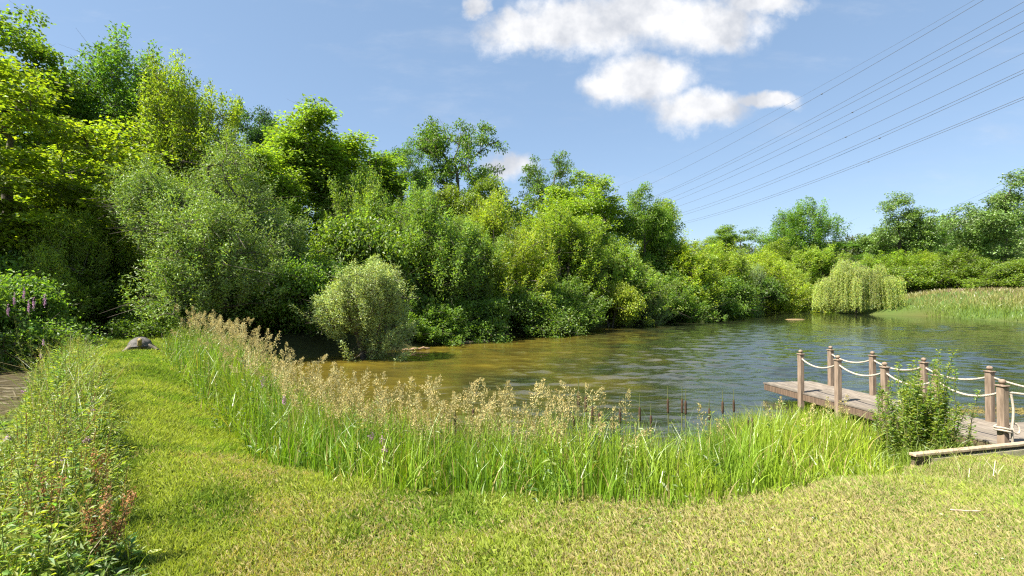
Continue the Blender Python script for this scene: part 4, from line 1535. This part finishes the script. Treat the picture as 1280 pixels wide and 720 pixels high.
def left_zone(n, r, dmin=2.2, dmax=21):
    d = (r.random(n) * (dmax ** .7 - dmin ** .7) + dmin ** .7) ** (1 / .7)
    uu = r.uniform(-1.6, -.5, n)
    x, y = uu * d, d
    xl = np.interp(y, EL[:, 1], EL[:, 0])
    wob = .3 * (fbm(x, y, 1.4, 3, 277) - .5)
    k = (x < xl - .05 + wob) & (x > xl - 5.5 - .1 * y) & (sdf(DITCH, x, y) > .12)
    return x[k], y[k]


def left_h(x, y, z, cap=1.4):
    cap = np.interp(y, [2.5, 4, 5.5, 8, 12], [.58, .78, 1.02, 1.28, 1.4])
    px = 640 + FPX * x / y
    lim = CAMZ - (np.interp(px, LTX, LTY) - HY) / FPX * y
    h = np.clip(lim - z, .10, cap)
    xl = np.interp(y, EL[:, 1], EL[:, 0])
    return h * (.35 + .65 * sstep(0, .55, xl - x))


r = np.random.default_rng(501)
x, y = left_zone(11500, r)
spec = fbm(x, y, 1.7, 3, 299)
z = ground(x, y)
patch = .62 + .75 * (fbm(x, y, 1.3, 3, 288) - .12)
h = left_h(x, y, z) * r.uniform(.45, 1.02, len(x)) * np.clip(.30 + 1.25 * (fbm(x, y, 1.9, 3, 289) - .12), .35, 1.05)
lwv = np.where(spec > .52, r.uniform(.06, .12, len(x)), r.uniform(.035, .07, len(x)))
G = None
for sel, colr, st in ((spec > .58, (.15, .24, .045), (.20, .21, .07)), ((spec <= .58) & (spec > .44), (.25, .32, .05), (.24, .27, .07)), (spec <= .44, (.31, .34, .08), (.36, .22, .11))):
    Gk = herbs(x[sel], y[sel], z[sel], h[sel], 66, lwv[sel], colr, r, st)
    if G is None:
        G = Gk
    else:
        off = G.n
        G.V += Gk.V
        G.T += Gk.T
        for kk, ff in Gk.F.items():
            G.F.setdefault(kk, []).extend([q + off for q in ff])
        G.n += Gk.n
tag(link('verge_weeds', G.mesh('verge_weeds', M_LEAF)), 'tangled leafy weeds between the brown ditch and the mown path', 'weeds', kind='stuff')
x, y = left_zone(17000, r)
n = len(x)
z = ground(x, y)
h = left_h(x, y, z) * r.uniform(.35, 1.12, n)
c = np.array([.20, .26, .030]) * r.uniform(.6, 1.4, (n, 1))
c = np.where((r.random(n) < .22)[:, None], np.array([.36, .29, .13]) * r.uniform(.7, 1.2, (n, 1)), c)
v, f, T4 = blades(np.stack([x, y, z - .02], 1), h, r.uniform(.004, .009, n) * (1 + .07 * y), r.normal(0, .22, n), np.abs(r.normal(0, .7, n)), np.clip(c, .01, .6), 4)
tag(link('long_grass', mesh_np('long_grass', v, f, M_GRASS, T4)), 'long uncut grass mixed into the left verge', 'grass', kind='stuff')

# dead reeds lying on the ditch
r = np.random.default_rng(521)
nn = 2600
x = r.uniform(-21, -7.6, nn)
y = r.uniform(6, 16, nn)
k = sdf(DITCH, x, y) < .3
x, y = x[k], y[k]
n = len(x)
P = np.stack([x, y, np.full(n, DITCH_Z + .008) + r.uniform(0, .05, n)], 1)
D = np.stack([r.normal(1, .6, n), r.normal(.1, .5, n), r.normal(0, .06, n)], 1)
T = np.array([.21, .175, .10]) * r.uniform(.35, 1.25, (n, 1))
v, f, T4 = leaves(P, D, np.array([0, 0, 1.0]) + r.normal(0, .2, (n, 3)), r.uniform(.2, .9, n), r.uniform(.012, .05, n), T, .02, .02)
tag(link('dead_reeds', mesh_np('dead_reeds', v, f, M_DRY, T4)), 'brown dead reeds floating on the ditch', 'dead reeds', kind='stuff')

# ------------------------------------------------------------------ far right bank vegetation
r = np.random.default_rng(541)
nn = 90000
y = np.where(r.random(nn) < .86, r.uniform(36, 104, nn), r.uniform(4, 36, nn))
x = np.where(y > 36, r.uniform(40, 120, nn), r.uniform(28, 62, nn))
dp = sdf(POND, x, y)
k = (dp > -.4) & (dp < 22) & ((x / y < 1.35) | ((y < 60) & (x < 62))) & (np.hypot(x - 50.4, y - 75) > 5.0)
x, y, dp = x[k], y[k], dp[k]
n = len(x)
z = ground(x, y)
a = fbm(x, y, .18, 3, 310)
c = np.array([.16, .23, .03])[None] * (1 - sstep(1, 5, dp))[:, None] + np.array([.26, .25, .075])[None] * sstep(1, 5, dp)[:, None]
pinkm = (r.random(n) < .30 * sstep(6, 12, dp))
c = np.where(pinkm[:, None], np.array([.30, .19, .14]), c) * r.uniform(.6, 1.4, (n, 1))
h = r.uniform(.5, 1.0, n) * (.7 + .6 * a) * (1 - .35 * (1 - sstep(0, 1.5, dp))) * (1 - .35 * sstep(6, 12, dp))
v, f, T4 = blades(np.stack([x, y, z - .05], 1), h, r.uniform(.05, .11, n), r.normal(0, .2, n), np.abs(r.normal(0, .5, n)), np.clip(c, .01, .6), 2)
tag(link('bank_grass', mesh_np('bank_grass', v, f, M_GRASS, T4)), 'rough grass and rushes on the far right bank', 'grass', kind='stuff')
# far inlet grass, left of the willow
nn = 9000
y = r.uniform(84, 130, nn)
x = r.uniform(44, 84, nn)
dp = sdf(POND, x, y)
k = (dp > -.6) & (dp < 4)
x, y = x[k], y[k]
n = len(x)
c = np.array([.15, .21, .022]) * r.uniform(.6, 1.4, (n, 1))
v, f, T4 = blades(np.stack([x, y, ground(x, y) - .05], 1), r.uniform(.6, 1.5, n), r.uniform(.08, .15, n), r.normal(0, .2, n), np.abs(r.normal(0, .4, n)), c, 2)
tag(link('inlet_rushes', mesh_np('inlet_rushes', v, f, M_GRASS, T4)), 'bright green rushes at the head of the far inlet', 'rushes', kind='stuff')


# ------------------------------------------------------------------ jetty bush
def jetty_bush():
    r = np.random.default_rng(601)
    bx, by = 6.12, 7.72
    bz = gz(bx, by)
    o = thing('sallow_bush', 'upright leafy sallow bush growing against the near side of the jetty', 'shrub', (bx, by, bz))
    G, LG = Geo(), Geo()
    for k in range(120):
        a = r.uniform(0, 6.28)
        q = r.uniform(0, 1) ** .7
        lean = q * .45 + r.normal(0, .05)
        hh = (1.40 - .62 * q) * r.uniform(.75, 1.03)
        if k < 11:
            hh, lean = r.uniform(1.35, 1.75), r.uniform(0, .24)
        b0 = np.array([r.normal(0, .22), r.normal(0, .15), 0])
        d = np.array([math.cos(a), math.sin(a)]) * math.sin(lean)
        tt = np.linspace(0, 1, 9)
        pts = np.stack([b0[0] + d[0] * hh * tt ** .8, b0[1] + d[1] * hh * tt ** .8, hh * tt * math.cos(lean)], 1) + r.normal(0, .012, (9, 3))
        V, Fs = polytube(pts, np.linspace(.010, .003, 9), 5, False)
        G.add(V, Fs[0])
        nl = int(125 * hh)
        s = r.uniform(.12, 1, nl)
        seg = np.clip((s * 8).astype(int), 0, 7)
        fr = (s * 8 - seg)[:, None]
        P = pts[seg] * (1 - fr) + pts[seg + 1] * fr
        ph = r.uniform(0, 6.28, nl)
        side = np.stack([np.cos(ph), np.sin(ph), r.normal(.45, .3, nl)], 1)
        P = P + side * (r.uniform(0, .09, nl) * (1.15 - s))[:, None]
        T = hue_var((.24, .32, .045), nl, r, .2, .28)
        v, f, T4 = leaves(P, side, np.array([0, 0, 1.]) + r.normal(0, .5, (nl, 3)), r.uniform(.032, .066, nl), r.uniform(.014, .026, nl), T)
        LG.add(v, f, T4)
    link('stems', G.mesh('sallow_stems', M_STEM, True), o)
    link('foliage', LG.mesh('sallow_foliage', M_LEAF), o)


jetty_bush()
# low grass and weeds between edging and deck
r = np.random.default_rng(611)
n = 2600
t_ = r.uniform(-.3, 2.6, n)
w_ = r.uniform(.06, 1.3, n)
ea = math.atan2(.55, 2.15)
x = 5.25 + math.cos(ea) * t_ - math.sin(ea) * w_
y = 6.78 + math.sin(ea) * t_ + math.cos(ea) * w_
q = (np.stack([x, y], 1) - A_F) @ side_v
k = q < -.03
x, y = x[k], y[k]
n = len(x)
z = ground(x, y)
c = np.array([.17, .24, .028]) * r.uniform(.6, 1.4, (n, 1))
v, f, T4 = blades(np.stack([x, y, z - .02], 1), r.uniform(.12, .36, n), r.uniform(.006, .014, n), r.normal(0, .3, n), np.abs(r.normal(0, .8, n)), c, 4)
tag(link('sedge_tufts', mesh_np('sedge_tufts', v, f, M_GRASS, T4)), 'arching sedge between the timber edging and the jetty deck', 'sedge', kind='stuff')
# rough taller grass right of the reeds, in front of the edging
n = 5200
x = r.uniform(2.6, 9.5, n)
y = r.uniform(4.2, 7.2, n)
ed = np.interp(x, ER[:, 0], ER[:, 1])
below = y < 6.62 + (x - 5.25) * .256
k = (np.abs(y - ed + .25) < .75) & below & (r.random(n) < .8)
x, y = x[k], y[k]
n = len(x)
c = np.array([.24, .30, .05]) * r.uniform(.6, 1.4, (n, 1))
c = np.where((r.random(n) < .2)[:, None], np.array([.36, .31, .15]) * r.uniform(.7, 1.2, (n, 1)), c)
v, f, T4 = blades(np.stack([x, y, ground(x, y) - .01], 1), r.uniform(.06, .19, n) * (1 + 1.6 * np.exp(-((x - 5.35) / .45) ** 2)), r.uniform(.005, .010, n), r.normal(0, .4, n), np.abs(r.normal(0, .9, n)), c, 3)
tag(link('rough_grass', mesh_np('rough_grass', v, f, M_GRASS, T4)), 'rough longer grass before the timber edging', 'grass', kind='stuff')


# ------------------------------------------------------------------ bulrushes, flowers, docks
def copy_tree(o, loc, rz=0., sc=1.0, label=None, group=None):
    c = o.copy()
    COL.objects.link(c)
    c.location = loc
    c.rotation_euler = (0, 0, rz)
    c.scale = (1, 1, sc)
    if label:
        c['label'] = label
    if group:
        c['group'] = group
    for ch in [q for q in bpy.data.objects if q.parent == o]:
        d = ch.copy()
        COL.objects.link(d)
        d.parent = c
    return c


M_HEAD = noise_mat('bulrush_head', (.035, .018, .008), (.075, .04, .018), 40, .95, .4, bdist=.004)
bul = thing('bulrush', 'brown-headed bulrush standing among the green reeds at the pond edge', 'bulrush', (0, 0, -50), 0, 'bulrushes in the reed bed')
V, Fs = polytube([(0, 0, 0), (.01, 0, .6), (0, .01, 1.2), (0, .01, 1.36)], [.010, .009, .007, .003], 6)
g = Geo(); g.add(V, Fs[0]); link('stem', g.mesh('bulrush_stem', M_STEM, True), bul)
V, Fs = polytube([(0, .008, 1.03), (0, .008, 1.04), (0, .009, 1.06), (0, .01, 1.17), (0, .01, 1.20), (0, .01, 1.215)], [.004, .013, .0165, .0165, .013, .003], 10)
g = Geo(); g.add(V, Fs[0]); link('seed_head', g.mesh('bulrush_head', M_HEAD, True), bul)
rb = np.random.default_rng(3)
v, f, T4 = blades(rb.normal(0, .05, (9, 3)) * np.array([1, 1, 0]), np.array([1.15, 1.0, 1.25, .9, 1.1, .8, 1.2, .95, 1.05]), np.full(9, .017), rb.uniform(.02, .2, 9), rb.uniform(.05, .35, 9), np.tile(np.array([.10, .17, .07]), (9, 1)), 5)
link('leaves', mesh_np('bulrush_leaves', v, f, M_GRASS, T4), bul)
BUL = [(732, 512, 6.3), (739, 524, 6.0), (748, 531, 6.2), (717, 534, 5.8), (765, 535, 6.2), (775, 526, 6.6), (799, 524, 6.9), (835, 514, 7.2), (851, 514, 7.0),
       (857, 516, 7.1), (902, 516, 7.2), (917, 514, 7.6), (939, 534, 7.0), (934, 536, 7.3), (591, 526, 6.2), (570, 534, 6.0), (600, 564, 5.4), (722, 506, 6.6), (812, 534, 6.8), (885, 524, 7.3)]
for k, (px_, py_, d_) in enumerate(BUL):
    x_ = (px_ - 640) / FPX * d_
    zh = CAMZ - (py_ - 7 - HY) / FPX * d_
    zb = gz(x_, d_) - .03
    sc = (zh - zb) / 1.12
    if k == 0:
        bul.location = (x_, d_, zb); bul.scale = (1, 1, sc)
    else:
        copy_tree(bul, (x_, d_, zb), rb.uniform(0, 6.28), sc)

# pink flowering stalks
M_PETAL = leaf_mat('petal', .35, (1.1, .9, 1.1), .02)
fl = thing('pink_wildflower', 'slim stalk with small pink blossom in the left verge of the path', 'wildflower', (0, 0, -50), 0, 'pink flowers in the left verge')
rf = np.random.default_rng(8)
G = herbs(np.zeros(1), np.zeros(1), np.zeros(1), np.ones(1), 40, np.array([.09]), (.09, .13, .03), rf)
link('stalk', G.mesh('flower_stalk', M_LEAF), fl)
nP = 46
P = rf.normal(0, .015, (nP, 3)) + np.array([.0, 0, 1.0])
P[:, 2] += rf.uniform(-.07, .08, nP)
v, f, T4 = leaves(P, rf.normal(size=(nP, 3)), rf.normal(size=(nP, 3)), .030, .022, hue_var((.50, .32, .42), nP, rf, .15, .05))
link('blossom', mesh_np('blossom', v, f, M_PETAL, T4), fl)
FLW = [(30, 505, 10.5), (34, 512, 10.4), (100, 517, 6.8), (118, 545, 6.0), (66, 552, 6.0), (78, 545, 6.2), (100, 548, 5.8), (74, 619, 4.2), (110, 598, 4.8), (48, 622, 4.0),
       (55, 430, 14), (52, 446, 13.4), (118, 520, 6.6), (20, 430, 15), (96, 560, 5.6), (12, 588, 4.9)]
first = True
for k, (px_, py_, d_) in enumerate(FLW):
    x_ = (px_ - 640) / FPX * d_
    zb = gz(x_, d_)
    sc = max(.35, CAMZ - (py_ - HY) / FPX * d_ - zb + .03)
    if first:
        fl.location = (x_, d_, zb); fl.scale = (1, 1, sc); first = False
    else:
        copy_tree(fl, (x_, d_, zb), rf.uniform(0, 6.28), sc)
for px_, py_, d_ in [(330, 477, 8.2), (356, 500, 7.2), (466, 545, 5.6), (481, 562, 5.3), (478, 550, 5.5)]:
    x_ = (px_ - 640) / FPX * d_
    zb = gz(x_, d_)
    copy_tree(fl, (x_, d_, zb), rf.uniform(0, 6.28), max(.35, CAMZ - (py_ - HY) / FPX * d_ - zb), 'pink blossom stalk among the reeds below the tan plumes', 'pink flowers in the reed bed')
for px_, py_, d_ in [(18, 375, 14.6), (30, 368, 14.8), (42, 380, 14.4), (56, 376, 14.6), (10, 388, 14.4), (36, 384, 14.3)]:
    x_ = (px_ - 640) / FPX * d_
    zb = gz(x_, d_)
    copy_tree(fl, (x_, d_, zb), rf.uniform(0, 6.28), max(.35, CAMZ - (py_ - HY) / FPX * d_ - zb), 'tall pink-flowered stalk before the dark shrub behind the ditch', 'pink flowers behind the ditch')


def dock(px_, py_, d_, size, label, seed):
    r = np.random.default_rng(seed)
    x_ = (px_ - 640) / FPX * d_
    zb = gz(x_, d_)
    H = CAMZ - (py_ - HY) / FPX * d_ - zb
    o = thing('dock_plant', label, 'weed', (x_, d_, zb), 0, 'rusty dock plants in the left verge')
    G, Lf = Geo(), Geo()
    for b_ in range(size):
        S = Geo()
        a = r.uniform(0, 6.28)
        le = 0 if b_ == 0 else r.uniform(.15, .75)
        hh = H * (1 if b_ == 0 else r.uniform(.6, .95))
        tt = np.linspace(0, 1, 7)
        pts = np.stack([math.cos(a) * le * hh * .6 * tt, math.sin(a) * le * hh * .6 * tt, hh * tt], 1)
        V, Fs = polytube(pts, np.linspace(.006, .002, 7), 5, False)
        G.add(V, Fs[0])
        m_ = 95
        t2 = r.uniform(.5, 1.02, m_)
        whorl = np.round(t2 * 22) / 22 + r.normal(0, .006, m_)
        P = np.stack([np.interp(whorl, tt, pts[:, i]) for i in range(3)], 1) + r.normal(0, .014, (m_, 3))
        v, f, T4 = leaves(P, r.normal(size=(m_, 3)), r.normal(size=(m_, 3)), .018, .014, hue_var((.36, .19, .075), m_, r, .25, .12))
        S.add(v, f, T4)
        link('seed_spike', S.mesh('dock_seeds', M_DRY), o)
    m_ = 26
    ph = r.uniform(0, 6.28, m_)
    D = np.stack([np.cos(ph), np.sin(ph), r.uniform(.2, 1.1, m_)], 1)
    v, f, T4 = leaves(D * .02, D, np.array([0, 0, 1.]) + r.normal(0, .3, (m_, 3)), r.uniform(.12, .24, m_), .05, hue_var((.09, .13, .03), m_, r))
    Lf.add(v, f, T4)
    link('stalks', G.mesh('dock_stalks', M_STEM), o)
    link('leaves', Lf.mesh('dock_leaves', M_LEAF), o)


dock(135, 610, 3.1, 9, 'largest rust-red dock plant beside the near path edge', 1)
dock(58, 592, 3.3, 6, 'smaller rusty dock plant left of the largest one', 2)
dock(122, 562, 4.2, 5, 'thin rusty dock behind the largest dock plant', 3)

# ------------------------------------------------------------------ odds and ends
def log(name, label, pa, pb, rad, T, group=None):
    g = Geo()
    tt = np.linspace(0, 1, 9)
    rr = np.random.default_rng(int(abs(pa[0]) * 10))
    pts = np.array(pa)[None] + (np.array(pb) - np.array(pa))[None] * tt[:, None] + rr.normal(0, rad * .35, (9, 3))
    V, Fs = polytube(pts, rad * rr.uniform(.75, 1.1, 9), 8)
    g.add(V, Fs[0], T)
    for f in Fs[1:]:
        g.F.setdefault(f.shape[1], []).append(f.astype(np.int64))
    return tag(link(name, g.mesh(name, M_TIMBER, True)), label, 'log' if name != 'stick' else 'stick', group)


log('floating_log', 'pale fallen branch lying on the water below the left shore shrubs', (-2.9, 28.2, -.86), (-1.3, 28.9, -.84), .06, (1.7, 1.6, 1.4))
log('floating_log', 'pale log at the water edge near the silver shrub', (-5.2, 24.3, -.86), (-4.0, 25.0, -.85), .06, (1.3, 1.2, 1.0))
log('stick', 'pale dry stick lying on the lawn at the lower right', (3.40, 4.00, gz(3.25, 4.02) + .055), (3.62, 3.98, gz(3.62, 3.98) + .055), .0055, (2.3, 2.4, 2.4))
# small islet of mud with rushes far out
g = Geo()
ellip(g, (0, 0, 0), (1.1, .5, .07), (1.0, .95, .6), 18, 8)
isl = tag(link('mud_islet', g.mesh('mud_islet', M_TIMBER, True), None, (31.5, 57.0, WATER_Z + .0)), 'small low pale mud islet far out before the weeping willow', 'islet')
# floating weed beyond the jetty at the right
r = np.random.default_rng(701)
n = 5200
x = r.normal(0, 1, n) * 1.5
y = r.normal(0, .28, n)
k = fbm(x + 50, y * 3 + 50, 1.2, 3, 12) > .42
x, y = x[k], y[k]
n = len(x)
P = np.stack([11.9 + x, 11.6 - .06 * x + y, np.full(n, WATER_Z + .006)], 1)
v, f, T4 = leaves(P, np.stack([r.normal(size=n), r.normal(size=n), r.normal(0, .05, n)], 1), np.array([0, 0, 1.]) + r.normal(0, .1, (n, 3)), r.uniform(.03, .07, n), r.uniform(.02, .04, n), hue_var((.27, .22, .07), n, r, .2, .1), .02, .02)
tag(link('floating_weed', mesh_np('floating_weed', v, f, M_DRY, T4)), 'yellow pondweed floating beyond the jetty', 'pondweed', kind='stuff')
